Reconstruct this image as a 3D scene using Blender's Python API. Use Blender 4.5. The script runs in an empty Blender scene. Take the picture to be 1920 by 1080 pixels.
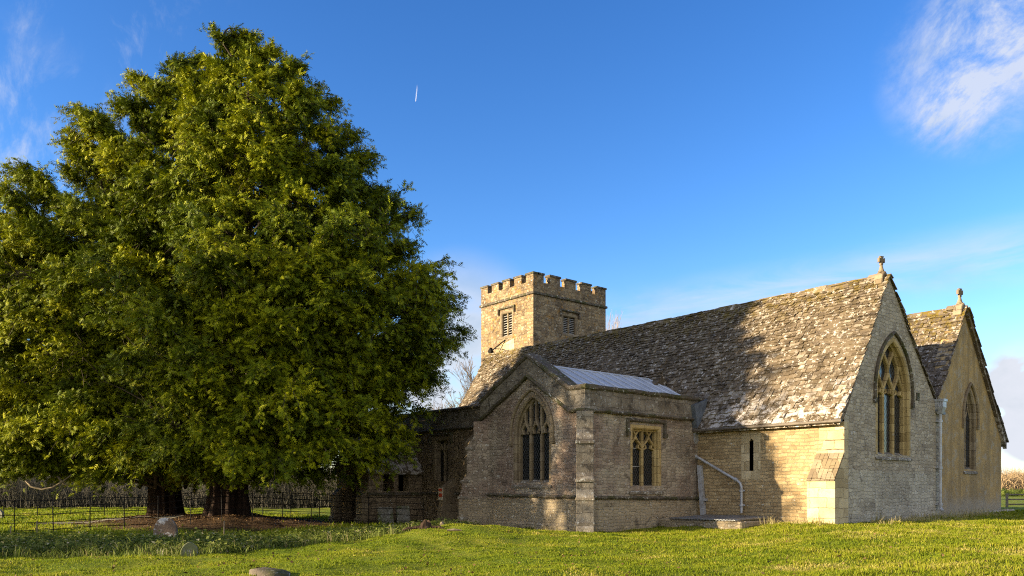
import bpy, bmesh, math, random
import numpy as np
from mathutils import Vector, Matrix
from mathutils.geometry import tessellate_polygon

SC = bpy.context.scene
COL = SC.collection
R = math.radians
random.seed(7)

# ------------------------------------------------------------------ camera
EYE = 1.6
FPX, CX, HZ = 1507.0, 960.0, 915.0
F2 = np.array([-0.7627, 0.6468]); R2 = np.array([0.6468, 0.7627])
cam_d = bpy.data.cameras.new("camera"); cam = bpy.data.objects.new("camera", cam_d)
COL.objects.link(cam)
cam_d.sensor_width = 36.0
cam_d.lens = 36.0 * FPX / 1920.0
cam_d.shift_y = (HZ - 540.0) / 1920.0
cam_d.clip_start = 0.1
cam_d.clip_end = 30000.0
cam.location = (0, 0, EYE)
cam.rotation_euler = (R(90), 0, math.atan2(0.7627, 0.6468))
SC.camera = cam

# ------------------------------------------------------------------ light
SUN_AZ, SUN_EL = R(25.0), R(13.3)          # 25 degrees west of south, low winter sun
SDIR = Vector((-math.sin(SUN_AZ) * math.cos(SUN_EL), -math.cos(SUN_AZ) * math.cos(SUN_EL), math.sin(SUN_EL)))
sun_d = bpy.data.lights.new("sun", 'SUN'); sun = bpy.data.objects.new("sun", sun_d)
COL.objects.link(sun)
sun_d.energy = 5.0
sun_d.angle = R(0.6)
sun_d.color = (1.0, 0.83, 0.56)
sun.rotation_euler = (-SDIR).to_track_quat('-Z', 'Y').to_euler()
sun.location = (-40, -60, 40)

SC.view_settings.view_transform = 'Standard'
SC.view_settings.look = 'None'
SC.view_settings.exposure = 1.72
SC.view_settings.gamma = 1.0
SC.render.film_transparent = False
try:
    SC.cycles.max_bounces = 6
    SC.cycles.diffuse_bounces = 3
    SC.cycles.transparent_max_bounces = 8
    SC.cycles.use_denoising = False
    SC.cycles.filter_width = 1.1
except Exception:
    pass

# ------------------------------------------------------------------ node helpers
def N(nt, typ, ins=None, **attrs):
    n = nt.nodes.new(typ)
    for k, v in attrs.items():
        setattr(n, k, v)
    for k, v in (ins or {}).items():
        s = n.inputs[k]
        if isinstance(v, bpy.types.NodeSocket):
            nt.links.new(v, s)
        else:
            s.default_value = v
    return n

def rgba(c):
    return (c[0], c[1], c[2], 1.0)

def mixc(nt, fac, a, b, blend='MIX'):
    n = N(nt, 'ShaderNodeMix', data_type='RGBA', blend_type=blend)
    for i, v in ((0, fac), (6, a), (7, b)):
        if isinstance(v, bpy.types.NodeSocket):
            nt.links.new(v, n.inputs[i])
        elif i == 0:
            n.inputs[0].default_value = v
        else:
            n.inputs[i].default_value = rgba(v)
    return n.outputs[2]

def math_(nt, op, a, b=0.0, clamp=False):
    n = N(nt, 'ShaderNodeMath', {0: a, 1: b}, operation=op, use_clamp=clamp)
    return n.outputs[0]

def step_(nt, v, lo, hi):
    n = N(nt, 'ShaderNodeMapRange', {'Value': v, 'From Min': lo, 'From Max': hi, 'To Min': 0.0, 'To Max': 1.0}, interpolation_type='SMOOTHSTEP')
    return n.outputs[0]

def noise(nt, vec, scale, detail=4.0, rough=0.6, dist=0.0):
    n = N(nt, 'ShaderNodeTexNoise', {'Vector': vec, 'Scale': scale, 'Detail': detail, 'Roughness': rough, 'Distortion': dist})
    return n.outputs['Fac']

def ramp(nt, fac, stops):
    n = N(nt, 'ShaderNodeValToRGB', {'Fac': fac})
    cr = n.color_ramp
    while len(cr.elements) < len(stops):
        cr.elements.new(0.5)
    for e, (p, c) in zip(cr.elements, stops):
        e.position = p; e.color = rgba(c)
    return n.outputs['Color']

def new_mat(name):
    m = bpy.data.materials.new(name); m.use_nodes = True
    nt = m.node_tree; nt.nodes.clear()
    out = N(nt, 'ShaderNodeOutputMaterial')
    return m, nt, out

def finish(nt, out, col, rough=0.85, bump_h=None, bump_s=0.5, bump_d=0.02, metallic=0.0, spec=0.3, **extra):
    p = N(nt, 'ShaderNodeBsdfPrincipled')
    for k, v in (('Base Color', col), ('Roughness', rough), ('Metallic', metallic), ('Specular IOR Level', spec)):
        if isinstance(v, bpy.types.NodeSocket):
            nt.links.new(v, p.inputs[k])
        elif k == 'Base Color':
            p.inputs[k].default_value = rgba(v)
        else:
            p.inputs[k].default_value = v
    if bump_h is not None:
        b = N(nt, 'ShaderNodeBump', {'Strength': bump_s, 'Distance': bump_d, 'Height': bump_h})
        nt.links.new(b.outputs[0], p.inputs['Normal'])
    nt.links.new(p.outputs[0], out.inputs['Surface'])
    return p

# ------------------------------------------------------------------ world: sky with thin cloud
def pix_dir(u, v):
    d = np.array([*(F2 + (u - CX) / FPX * R2), (HZ - v) / FPX])
    return d / np.linalg.norm(d)

W = bpy.data.worlds.new("World"); SC.world = W; W.use_nodes = True
wt = W.node_tree; wt.nodes.clear()
wout = N(wt, 'ShaderNodeOutputWorld')
sky = N(wt, 'ShaderNodeTexSky', sky_type='NISHITA')
sky.sun_disc = False
sky.sun_elevation = SUN_EL
sky.sun_rotation = math.pi + SUN_AZ
sky.altitude = 100.0
sky.air_density = 1.0; sky.dust_density = 0.3; sky.ozone_density = 2.5
wtc = N(wt, 'ShaderNodeTexCoord').outputs['Generated']
wsep = N(wt, 'ShaderNodeSeparateXYZ', {0: wtc})
wz = wsep.outputs[2]
def wdot(u, v):
    return N(wt, 'ShaderNodeVectorMath', {0: wtc, 1: tuple(pix_dir(u, v))}, operation='DOT_PRODUCT').outputs['Value']
def wspot(u, v, r_in, r_out):
    a, b = math.cos(r_out / FPX), math.cos(r_in / FPX)
    return step_(wt, wdot(u, v), a, b)
def wnoise(scale, stretch, rot, detail=8.0, rough=0.62, dist=0.4):
    mp = N(wt, 'ShaderNodeMapping', {'Vector': wtc, 'Rotation': rot, 'Scale': stretch})
    return noise(wt, mp.outputs[0], scale, detail, rough, dist)
n_fine = wnoise(9.0, (1.0, 2.0, 1.2), (0.7, 0.5, 0.2), 11.0, 0.66, 0.35)
n_cir = wnoise(6.0, (1.0, 1.0, 4.5), (0.25, -0.1, 0.0), 8.0, 0.6, 0.5)
n_cum = wnoise(9.0, (1.0, 1.0, 1.7), (0.0, 0.0, 0.0), 8.0, 0.55, 0.2)
def wmul(a, b): return math_(wt, 'MULTIPLY', a, b)
def wadd(a, b): return math_(wt, 'ADD', a, b, True)
c1 = wmul(wspot(1830, 120, 30, 150), step_(wt, n_fine, 0.36, 0.72))
c1b = wmul(wspot(1900, 40, 10, 130), step_(wt, n_fine, 0.36, 0.75))
c1c = wmul(wspot(1790, 215, 5, 70), step_(wt, n_fine, 0.38, 0.75))
c1 = wmul(wadd(wadd(c1, c1b), c1c), 0.8)
def wband(u0, v0, u1, v1, width, fade):
    a, b = pix_dir(u0, v0), pix_dir(u1, v1)
    nrm = np.cross(a, b); nrm /= np.linalg.norm(nrm)
    dp = N(wt, 'ShaderNodeVectorMath', {0: wtc, 1: tuple(nrm)}, operation='DOT_PRODUCT').outputs['Value']
    dp = math_(wt, 'ABSOLUTE', dp)
    m = step_(wt, dp, width / FPX, 0.0)
    return wmul(m, wspot((u0 + u1) / 2, (v0 + v1) / 2, fade * 0.6, fade))
c2 = wmul(wmul(wband(1130, 610, 1940, 465, 70, 620), step_(wt, n_cir, 0.30, 0.70)), 0.62)
c3 = wmul(wmul(wspot(20, 265, 20, 190), step_(wt, n_fine, 0.40, 0.72)), 0.55)
c4 = wmul(wmul(wspot(150, 90, 30, 260), step_(wt, n_fine, 0.52, 0.78)), 0.35)
low = step_(wt, wz, 0.17, 0.03)
c5 = wmul(wmul(low, step_(wt, n_cum, 0.42, 0.60)), 0.8)
c7 = wadd(wmul(wspot(1925, 715, 15, 75), step_(wt, n_cum, 0.30, 0.55)), wmul(wspot(1930, 815, 20, 60), 0.9))
c8 = wmul(wmul(wspot(860, 650, 40, 190), step_(wt, n_cum, 0.32, 0.6)), 0.75)
c6 = wmul(step_(wt, wz, 0.30, 0.0), 0.34)
sky_fill = wmul(step_(wt, N(wt, 'ShaderNodeVectorMath', {0: wtc, 1: (0.82, -0.56, 0.12)}, operation='DOT_PRODUCT').outputs['Value'], 0.15, 0.75), math_(wt, 'ADD', 0.42, wmul(n_cum, 0.6)))
cl = wadd(wadd(wadd(c1, c2), wadd(c3, c4)), wadd(wadd(c5, c6), wadd(c7, c8)))
SKY_STR = 0.112
skyg = N(wt, 'ShaderNodeGamma', {'Color': sky.outputs[0], 'Gamma': 1.28}).outputs[0]
skyc = N(wt, 'ShaderNodeHueSaturation', {'Hue': 0.510, 'Saturation': 1.16, 'Value': 0.62, 'Color': skyg}).outputs[0]
cloudc = mixc(wt, step_(wt, n_cum, 0.45, 0.75), (2.15, 2.25, 2.5), (1.55, 1.78, 2.05))
wcol = mixc(wt, cl, skyc, cloudc)
wcol = mixc(wt, sky_fill, wcol, (3.6, 3.45, 3.3))       # bright fill added to the unseen south-east sky, lifts the shaded east faces
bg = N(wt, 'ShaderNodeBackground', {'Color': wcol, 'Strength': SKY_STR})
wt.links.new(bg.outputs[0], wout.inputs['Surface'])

# ------------------------------------------------------------------ placing helpers
def ground_pt(u, d):                     # plan position of image column u at depth d
    q = d * (F2 + (u - CX) / FPX * R2)
    return float(q[0]), float(q[1])
def on_x(u, v, X):                       # point of image (u, v) on the plane x = X
    q = F2 + (u - CX) / FPX * R2; d = X / q[0]
    return Vector((X, float(d * q[1]), EYE + d * (HZ - v) / FPX))
def on_y(u, v, Y):
    q = F2 + (u - CX) / FPX * R2; d = Y / q[1]
    return Vector((float(d * q[0]), Y, EYE + d * (HZ - v) / FPX))

def smooth(e0, e1, x):
    t = np.clip((x - e0) / (e1 - e0), 0, 1); return t * t * (3 - 2 * t)
YEW_A = ground_pt(312, 36.6); YEW_B = ground_pt(428, 33.5)
MOUND = ground_pt(872, 24.5)
def gz(x, y):                            # height of the ground
    x = np.asarray(x, float); y = np.asarray(y, float)
    d = x * F2[0] + y * F2[1]; s = x * R2[0] + y * R2[1]
    z = 0.33 * smooth(3.0, 11.0, s) * smooth(60, 45, d) + 0.12 * smooth(11, 24, s) * smooth(70, 45, d)
    z = z * smooth(4, 14, d)
    for (cx, cy, h, r) in ((MOUND[0], MOUND[1], 0.34, 2.6), (YEW_A[0], YEW_A[1], 0.30, 3.6), (YEW_B[0], YEW_B[1], 0.42, 3.4)):
        z = z + h * np.exp(-((x - cx) ** 2 + (y - cy) ** 2) / (r * r))
    m2 = ground_pt(960, 23.0)
    z = z + 0.12 * np.exp(-(((x - m2[0]) ** 2 + (y - m2[1]) ** 2) / 20.0))
    z = z + 0.03 * np.sin(x * 1.1 + 0.7 * y) * np.cos(0.8 * y - 0.4 * x) + 0.02 * np.sin(2.3 * x - 1.1 * y)
    z = z + 0.022 * np.sin(2.9 * x + 1.7 * y + 2 * np.sin(0.9 * y)) * np.sin(1.3 * x - 2.6 * y) + 0.018 * np.sin(4.1 * y + 1.1 * x + np.sin(2.2 * x)) + 0.05 * np.sin(0.55 * x + 1.1) * np.sin(0.62 * y + 0.4 * x)
    return z
def gzf(x, y): return float(gz(x, y))

# ------------------------------------------------------------------ mesh helpers
class MB:
    def __init__(s): s.v = []; s.f = []; s.c = []; s.sm = False
    def add(s, vs, fs, c=0.5):
        o = len(s.v); s.v.extend([tuple(p) for p in vs])
        for f in fs:
            s.f.append([i + o for i in f]); s.c.append(c)
    def box(s, x0, x1, y0, y1, z0, z1, c=0.5):
        vs = [(x, y, z) for z in (z0, z1) for y in (y0, y1) for x in (x0, x1)]
        s.add(vs, [(0, 2, 3, 1), (4, 5, 7, 6), (0, 1, 5, 4), (2, 6, 7, 3), (0, 4, 6, 2), (1, 3, 7, 5)], c)
    def obox(s, o, a, b, n, c=0.5):      # box from corner o along vectors a, b, n
        o, a, b, n = Vector(o), Vector(a), Vector(b), Vector(n)
        vs = [o + i * a + j * b + k * n for k in (0, 1) for j in (0, 1) for i in (0, 1)]
        s.add(vs, [(0, 2, 3, 1), (4, 5, 7, 6), (0, 1, 5, 4), (2, 6, 7, 3), (0, 4, 6, 2), (1, 3, 7, 5)], c)
    def prism(s, poly, vec, c=0.5):      # closed 3-D polygon extruded by vec
        n = len(poly); vec = Vector(vec); p = [Vector(q) for q in poly]
        s.add(p + [q + vec for q in p], [tuple(range(n)), tuple(range(2 * n - 1, n - 1, -1))] +
              [(i, i + n, (i + 1) % n + n, (i + 1) % n) for i in range(n)], c)
    def tube(s, path, rad, seg=6, c=0.5, cap=True):
        path = [Vector(p) for p in path]; n = len(path)
        if not isinstance(rad, (list, tuple)): rad = [rad] * n
        rings = []; up = Vector((0.13, 0.21, 0.97))
        for i in range(n):
            t = (path[min(i + 1, n - 1)] - path[max(i - 1, 0)])
            t = t.normalized() if t.length > 1e-9 else Vector((0, 0, 1))
            a = t.cross(up)
            if a.length < 0.05: a = t.cross(Vector((1, 0, 0)))
            a.normalize(); b = t.cross(a)
            rings.append([path[i] + rad[i] * (math.cos(2 * math.pi * k / seg) * a + math.sin(2 * math.pi * k / seg) * b) for k in range(seg)])
        fs = []
        for i in range(n - 1):
            for k in range(seg):
                k2 = (k + 1) % seg
                fs.append((i * seg + k, i * seg + k2, (i + 1) * seg + k2, (i + 1) * seg + k))
        if cap:
            fs.append(tuple(range(seg))[::-1]); fs.append(tuple((n - 1) * seg + k for k in range(seg)))
        s.add([q for r_ in rings for q in r_], fs, c)
    def slab(s, fr, outer, holes, d0, d1, c=0.5):   # a wall with openings, depths d0 (front) to d1 (back)
        loops = [outer] + holes
        if not holes:
            pass
        tri = tessellate_polygon([[Vector((p[0], p[1], 0)) for p in l] for l in loops])
        flat = [p for l in loops for p in l]; n = len(flat)
        vs = [fr(p[0], p[1], d0) for p in flat] + [fr(p[0], p[1], d1) for p in flat]
        fs = [tuple(t) for t in tri] + [tuple(i + n for i in reversed(t)) for t in tri]
        o = 0
        for l in loops:
            m = len(l)
            for i in range(m):
                j = (i + 1) % m
                fs.append((o + i, o + j, o + j + n, o + i + n))
            o += m
        s.add(vs, fs, c)
    def strip(s, fr, path, w, d0, d1, ch=0.02, closed=False, c=0.5, off=0.0):   # moulded bar along a 2-D path
        n = len(path); P = [np.array(p, float) for p in path]; rings = []
        for i in range(n):
            if closed: a, b = P[i - 1], P[(i + 1) % n]
            else: a, b = P[max(i - 1, 0)], P[min(i + 1, n - 1)]
            e1 = P[i] - a; e2 = b - P[i]
            l1, l2 = np.linalg.norm(e1), np.linalg.norm(e2)
            if l1 < 1e-9: t = e2 / l2; k = 1.0
            elif l2 < 1e-9: t = e1 / l1; k = 1.0
            else:
                t = e1 / l1 + e2 / l2; t /= max(np.linalg.norm(t), 1e-6)
                k = 1.0 / max(0.5, float(np.dot(t, e1 / l1)))
            nn = np.array([-t[1], t[0]]) * k
            prof = [(-w / 2, d0), (-w / 2, d1 - ch), (-w / 2 + ch, d1), (w / 2 - ch, d1), (w / 2, d1 - ch), (w / 2, d0)]
            rings.append([fr(*(P[i] + nn * (q[0] + off)), q[1]) for q in prof])
        m = 6; fs = []
        rng = n if closed else n - 1
        for i in range(rng):
            j = (i + 1) % n
            for k in range(m):
                k2 = (k + 1) % m
                fs.append((i * m + k, i * m + k2, j * m + k2, j * m + k))
        if not closed:
            fs.append(tuple(range(m))[::-1]); fs.append(tuple((n - 1) * m + k for k in range(m)))
        s.add([q for r_ in rings for q in r_], fs, c)
    def build(s, name, mat, parent=None, smooth_=False, normals=True, bevel=0.0, loc=None):
        me = bpy.data.meshes.new(name)
        org = world_loc(parent) if loc is None else Vector(loc)
        me.from_pydata([tuple(Vector(p) - org) for p in s.v], [], s.f)
        at = me.attributes.new('rnd', 'FLOAT', 'FACE'); at.data.foreach_set('value', s.c)
        if normals:
            bm = bmesh.new(); bm.from_mesh(me)
            bmesh.ops.recalc_face_normals(bm, faces=bm.faces); bm.to_mesh(me); bm.free()
        if smooth_:
            me.polygons.foreach_set('use_smooth', [True] * len(me.polygons))
        me.materials.append(mat); me.update()
        o = bpy.data.objects.new(name, me); COL.objects.link(o)
        if parent is not None: o.parent = parent
        elif loc is not None: o.location = loc
        if bevel:
            b = o.modifiers.new('bevel', 'BEVEL'); b.width = bevel; b.segments = 1; b.limit_method = 'ANGLE'
        return o

def world_loc(o):
    l = Vector((0, 0, 0))
    while o is not None:
        l = l + o.location; o = o.parent
    return l

def np_obj(name, V, T, mat, parent=None, rnd=None, loc=None):
    """triangle mesh from arrays; rnd is a per-vertex value"""
    me = bpy.data.meshes.new(name)
    org = np.array(world_loc(parent) if loc is None else loc)
    V = (V - org).astype(np.float32); T = T.astype(np.int32)
    me.vertices.add(len(V)); me.vertices.foreach_set('co', V.ravel())
    me.loops.add(T.size); me.loops.foreach_set('vertex_index', T.ravel())
    me.polygons.add(len(T))
    me.polygons.foreach_set('loop_start', np.arange(0, T.size, 3, dtype=np.int32))
    try: me.polygons.foreach_set('loop_total', np.full(len(T), 3, dtype=np.int32))
    except Exception: pass
    if rnd is not None:
        at = me.attributes.new('rnd', 'FLOAT', 'POINT'); at.data.foreach_set('value', rnd.astype(np.float32))
    me.update(calc_edges=True)
    me.materials.append(mat)
    o = bpy.data.objects.new(name, me); COL.objects.link(o)
    if parent is not None: o.parent = parent
    elif loc is not None: o.location = loc
    return o

def tag(o, label=None, cat=None, group=None, kind=None):
    if label: o['label'] = label
    if cat: o['category'] = cat
    if group: o['group'] = group
    if kind: o['kind'] = kind
    return o
def thing(name, label, cat, loc, group=None):
    o = bpy.data.objects.new(name, None); COL.objects.link(o); o.location = loc
    o.empty_display_size = 0.2
    return tag(o, label, cat, group)

# ------------------------------------------------------------------ materials
def geo(nt):
    return N(nt, 'ShaderNodeNewGeometry').outputs['Position']
def attr(nt, name='rnd'):
    return N(nt, 'ShaderNodeAttribute', attribute_name=name).outputs['Fac']

def wall_coord(nt):
    """(x + y, z) with a slow wobble, so courses are not ruler straight"""
    P = geo(nt); sp = N(nt, 'ShaderNodeSeparateXYZ', {0: P})
    wob = N(nt, 'ShaderNodeTexNoise', {'Vector': P, 'Scale': 1.6, 'Detail': 3.0})
    ws = N(nt, 'ShaderNodeSeparateXYZ', {0: wob.outputs['Color']})
    fine = N(nt, 'ShaderNodeTexNoise', {'Vector': P, 'Scale': 9.0, 'Detail': 2.0})
    fs = N(nt, 'ShaderNodeSeparateXYZ', {0: fine.outputs['Color']})
    xx = math_(nt, 'ADD', sp.outputs[0], sp.outputs[1])
    a = math_(nt, 'ADD', xx, math_(nt, 'MULTIPLY', ws.outputs[0], 0.25))
    a = math_(nt, 'ADD', a, math_(nt, 'MULTIPLY', fs.outputs[0], 0.10))
    b = math_(nt, 'ADD', sp.outputs[2], math_(nt, 'MULTIPLY', ws.outputs[1], 0.16))
    b = math_(nt, 'ADD', b, math_(nt, 'MULTIPLY', fs.outputs[1], 0.05))
    return P, sp, N(nt, 'ShaderNodeCombineXYZ', {0: a, 1: b, 2: 0.0}).outputs[0]

def rubble(name, c1, c2, mortar, bw=0.34, bh=0.125, lichen=(0.5, 0.48, 0.42), lich=0.62, stain=(0.07, 0.055, 0.04), stain_t=0.58,
           lower=None, lower_z=1.25, orange=None, bump=0.9, mort=0.014, purple=None, irregular=False):
    m, nt, out = new_mat(name)
    P, sp, vec = wall_coord(nt)
    br = N(nt, 'ShaderNodeTexBrick', {'Vector': vec, 'Color1': rgba(c1), 'Color2': rgba(c2), 'Mortar': rgba(mortar), 'Scale': 1.0,
                                      'Mortar Size': mort, 'Mortar Smooth': 0.35, 'Bias': 0.0, 'Brick Width': bw, 'Row Height': bh}, offset=0.45, squash=0.8, squash_frequency=3)
    col = br.outputs['Color']
    vo = N(nt, 'ShaderNodeTexVoronoi', {'Vector': vec, 'Scale': 4.6}, feature='F1')
    hv = N(nt, 'ShaderNodeSeparateXYZ', {0: vo.outputs['Color']}).outputs[0]
    gap = br.outputs['Fac']
    if irregular:
        mp = N(nt, 'ShaderNodeMapping', {'Vector': vec, 'Scale': (0.9 / bw, 0.9 / bh, 1.0)}).outputs[0]
        vo = N(nt, 'ShaderNodeTexVoronoi', {'Vector': mp, 'Scale': 1.0, 'Randomness': 0.52}, feature='F1', voronoi_dimensions='2D')
        ve = N(nt, 'ShaderNodeTexVoronoi', {'Vector': mp, 'Scale': 1.0, 'Randomness': 0.52}, feature='DISTANCE_TO_EDGE', voronoi_dimensions='2D')
        vc = N(nt, 'ShaderNodeSeparateXYZ', {0: vo.outputs['Color']}); hv = vc.outputs[0]
        gap = math_(nt, 'MULTIPLY', step_(nt, ve.outputs['Distance'], 0.11, 0.02), 0.55)
        col = mixc(nt, gap, mixc(nt, vc.outputs[1], c1, c2), mortar)
    col = mixc(nt, math_(nt, 'MULTIPLY', hv, 0.55), col, mixc(nt, 1.0, col, (0.62, 0.58, 0.55), 'MULTIPLY'))
    if purple:
        col = mixc(nt, math_(nt, 'MULTIPLY', step_(nt, noise(nt, P, 0.55, 3.0), 0.42, 0.60), 0.85), col, mixc(nt, hv, purple, tuple(0.6 * q for q in purple)))
    if lower:
        zz = math_(nt, 'ADD', sp.outputs[2], math_(nt, 'MULTIPLY', noise(nt, P, 2.0, 3.0), 0.3))
        lw = mixc(nt, br.outputs['Fac'], mixc(nt, hv, lower, tuple(0.7 * q for q in lower)), mortar)
        col = mixc(nt, step_(nt, zz, lower_z + 0.22, lower_z + 0.1), col, lw)
    big = noise(nt, P, 0.45, 5.0, 0.65)
    col = mixc(nt, math_(nt, 'MULTIPLY', step_(nt, big, 0.44, 0.70), 0.6), col, mixc(nt, 1.0, col, (0.55, 0.52, 0.50), 'MULTIPLY'))
    st = noise(nt, P, 1.7, 8.0, 0.72, 0.4)
    col = mixc(nt, math_(nt, 'MULTIPLY', step_(nt, st, stain_t, stain_t + 0.13), 0.7), col, stain)
    if orange:
        og = noise(nt, P, 3.2, 6.0, 0.7)
        col = mixc(nt, math_(nt, 'MULTIPLY', step_(nt, og, 0.54, 0.66), 0.75), col, orange)
    lc = noise(nt, P, 5.5, 7.0, 0.75, 0.3)
    col = mixc(nt, math_(nt, 'MULTIPLY', step_(nt, lc, lich, lich + 0.09), 0.85), col, lichen)
    sp2 = N(nt, 'ShaderNodeTexVoronoi', {'Vector': P, 'Scale': 7.0}, feature='F1')
    spot = math_(nt, 'MULTIPLY', step_(nt, sp2.outputs['Distance'], 0.22, 0.14), step_(nt, noise(nt, P, 2.5, 2.0), 0.52, 0.6))
    col = mixc(nt, math_(nt, 'MULTIPLY', spot, 0.8), col, lichen)
    h = math_(nt, 'MULTIPLY', gap, -1.0)
    h = math_(nt, 'ADD', h, math_(nt, 'MULTIPLY', noise(nt, P, 12.0, 6.0, 0.7), 0.9))
    h = math_(nt, 'ADD', h, math_(nt, 'MULTIPLY', hv, 0.6))
    finish(nt, out, col, 0.92, h, bump, 0.035, spec=0.15)
    return m

def plain_stone(name, c, c2, stain=(0.06, 0.05, 0.04), lichen=(0.5, 0.48, 0.42), lich=0.64, stain_t=0.58, joints=0.0, moss=None, bump=0.5, ls=7.0):
    m, nt, out = new_mat(name)
    P = geo(nt)
    col = mixc(nt, step_(nt, noise(nt, P, 1.3, 6.0, 0.7), 0.35, 0.65), c, c2)
    if joints:
        P_, sp, vec = wall_coord(nt)
        br = N(nt, 'ShaderNodeTexBrick', {'Vector': vec, 'Color1': (1, 1, 1, 1), 'Color2': (0.68, 0.65, 0.60, 1), 'Mortar': (0.36, 0.33, 0.30, 1), 'Scale': 1.0,
                                          'Mortar Size': 0.011, 'Mortar Smooth': 0.4, 'Brick Width': joints * 1.8, 'Row Height': joints})
        col = mixc(nt, 1.0, col, br.outputs['Color'], 'MULTIPLY')
    col = mixc(nt, math_(nt, 'MULTIPLY', step_(nt, noise(nt, P, 2.4, 8.0, 0.72, 0.5), stain_t, stain_t + 0.12), 0.8), col, stain)
    if name == 'ochre render':
        sp_ = N(nt, 'ShaderNodeMapping', {'Vector': P, 'Scale': (2.2, 2.2, 0.28)}).outputs[0]
        col = mixc(nt, math_(nt, 'MULTIPLY', step_(nt, noise(nt, sp_, 1.0, 6.0, 0.7), 0.46, 0.62), 0.8), col, (0.26, 0.18, 0.085))
        zf = N(nt, 'ShaderNodeSeparateXYZ', {0: P}).outputs[2]
        col = mixc(nt, math_(nt, 'MULTIPLY', step_(nt, math_(nt, 'ADD', zf, noise(nt, P, 1.5, 5.0)), 2.0, 1.2), 0.7), col, (0.30, 0.265, 0.21))
    if moss:
        col = mixc(nt, math_(nt, 'MULTIPLY', step_(nt, noise(nt, P, 1.9, 5.0, 0.7), 0.48, 0.60), 0.85), col, moss)
    col = mixc(nt, math_(nt, 'MULTIPLY', step_(nt, noise(nt, P, ls, 7.0, 0.75, 0.3), lich, lich + 0.07), 0.9), col, lichen)
    finish(nt, out, col, 0.9, noise(nt, P, 14.0, 7.0, 0.72), bump, 0.03, spec=0.15)
    return m

def slate_mat(name, moss_z, tint=(1, 1, 1)):
    m, nt, out = new_mat(name)
    P = geo(nt); r_ = attr(nt)
    sp = N(nt, 'ShaderNodeSeparateXYZ', {0: P})
    t = lambda c: tuple(a * b for a, b in zip(c, tint))
    col = ramp(nt, r_, [(0.0, t((0.075, 0.056, 0.036))), (0.35, t((0.118, 0.088, 0.057))), (0.7, t((0.142, 0.106, 0.069))), (0.9, t((0.195, 0.152, 0.104))), (1.0, t((0.30, 0.255, 0.19)))])
    col = mixc(nt, math_(nt, 'MULTIPLY', step_(nt, noise(nt, P, 6.0, 6.0, 0.72, 0.4), 0.55, 0.63), 0.9), col, (0.56, 0.50, 0.42))
    low = step_(nt, math_(nt, 'ADD', sp.outputs[2], math_(nt, 'MULTIPLY', noise(nt, P, 0.9, 4.0), 2.5)), 7.2, 5.2)
    col = mixc(nt, math_(nt, 'MULTIPLY', math_(nt, 'MULTIPLY', low, step_(nt, noise(nt, P, 3.4, 6.0, 0.7), 0.48, 0.56)), 0.75), col, (0.56, 0.51, 0.46))
    col = mixc(nt, math_(nt, 'MULTIPLY', step_(nt, noise(nt, P, 1.8, 6.0, 0.7), 0.52, 0.66), 0.75), col, (0.045, 0.034, 0.025))
    zz = math_(nt, 'ADD', sp.outputs[2], math_(nt, 'MULTIPLY', noise(nt, P, 1.6, 5.0, 0.7), 3.2))
    up = step_(nt, zz, moss_z, moss_z + 2.0)
    mo = math_(nt, 'MULTIPLY', math_(nt, 'ADD', up, 0.12), step_(nt, noise(nt, P, 4.2, 6.0, 0.72), 0.44, 0.58))
    col = mixc(nt, math_(nt, 'MULTIPLY', mo, 0.85), col, (0.15, 0.105, 0.018))
    finish(nt, out, col, 0.92, noise(nt, P, 18.0, 6.0, 0.75), 0.6, 0.03, spec=0.12)
    return m

M = {}
M['gable'] = rubble('chancel gable stone', (0.50, 0.42, 0.30), (0.34, 0.28, 0.20), (0.40, 0.345, 0.265), 0.25, 0.12, lich=0.56, lichen=(0.58, 0.55, 0.49), stain=(0.13, 0.10, 0.075), stain_t=0.54, lower=(0.50, 0.44, 0.33), lower_z=2.2, irregular=True)
M['side'] = rubble('chancel side stone', (0.52, 0.38, 0.20), (0.35, 0.245, 0.125), (0.36, 0.28, 0.165), 0.36, 0.13, lich=0.66, stain=(0.20, 0.145, 0.085), stain_t=0.60, bump=1.0)
M['trans'] = rubble('transept stone', (0.42, 0.345, 0.255), (0.25, 0.20, 0.15), (0.24, 0.195, 0.145), 0.26, 0.105, lich=0.575, lichen=(0.56, 0.53, 0.46), stain=(0.055, 0.042, 0.032), stain_t=0.55, lower=(0.36, 0.285, 0.18), lower_z=1.15, purple=(0.28, 0.195, 0.145), bump=0.8, irregular=True)
M['transE'] = rubble('transept east stone', (0.46, 0.385, 0.28), (0.31, 0.255, 0.19), (0.33, 0.275, 0.20), 0.27, 0.105, lich=0.575, lichen=(0.54, 0.51, 0.45), stain=(0.085, 0.066, 0.05), stain_t=0.53, lower=(0.44, 0.35, 0.22), lower_z=1.1, purple=(0.31, 0.23, 0.175), bump=0.8, irregular=True)
M['tower'] = rubble('tower stone', (0.37, 0.27, 0.15), (0.20, 0.14, 0.085), (0.33, 0.265, 0.165), 0.26, 0.17, lich=0.565, lichen=(0.58, 0.52, 0.41), stain=(0.07, 0.05, 0.033), stain_t=0.50, orange=(0.36, 0.19, 0.045), irregular=True, bump=1.2)
M['aisle'] = rubble('aisle stone', (0.34, 0.255, 0.155), (0.22, 0.16, 0.10), (0.17, 0.13, 0.085), 0.32, 0.17, lich=0.61, stain=(0.05, 0.04, 0.028), stain_t=0.52, irregular=True)
M['plaster'] = plain_stone('ochre render', (0.45, 0.295, 0.115), (0.30, 0.205, 0.095), stain=(0.34, 0.29, 0.215), lichen=(0.22, 0.15, 0.075), lich=0.57, stain_t=0.50, bump=1.2)
M['ashlar'] = plain_stone('golden dressed stone', (0.50, 0.37, 0.17), (0.40, 0.29, 0.13), stain=(0.30, 0.26, 0.20), lich=0.68, joints=0.32, bump=0.3)
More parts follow.
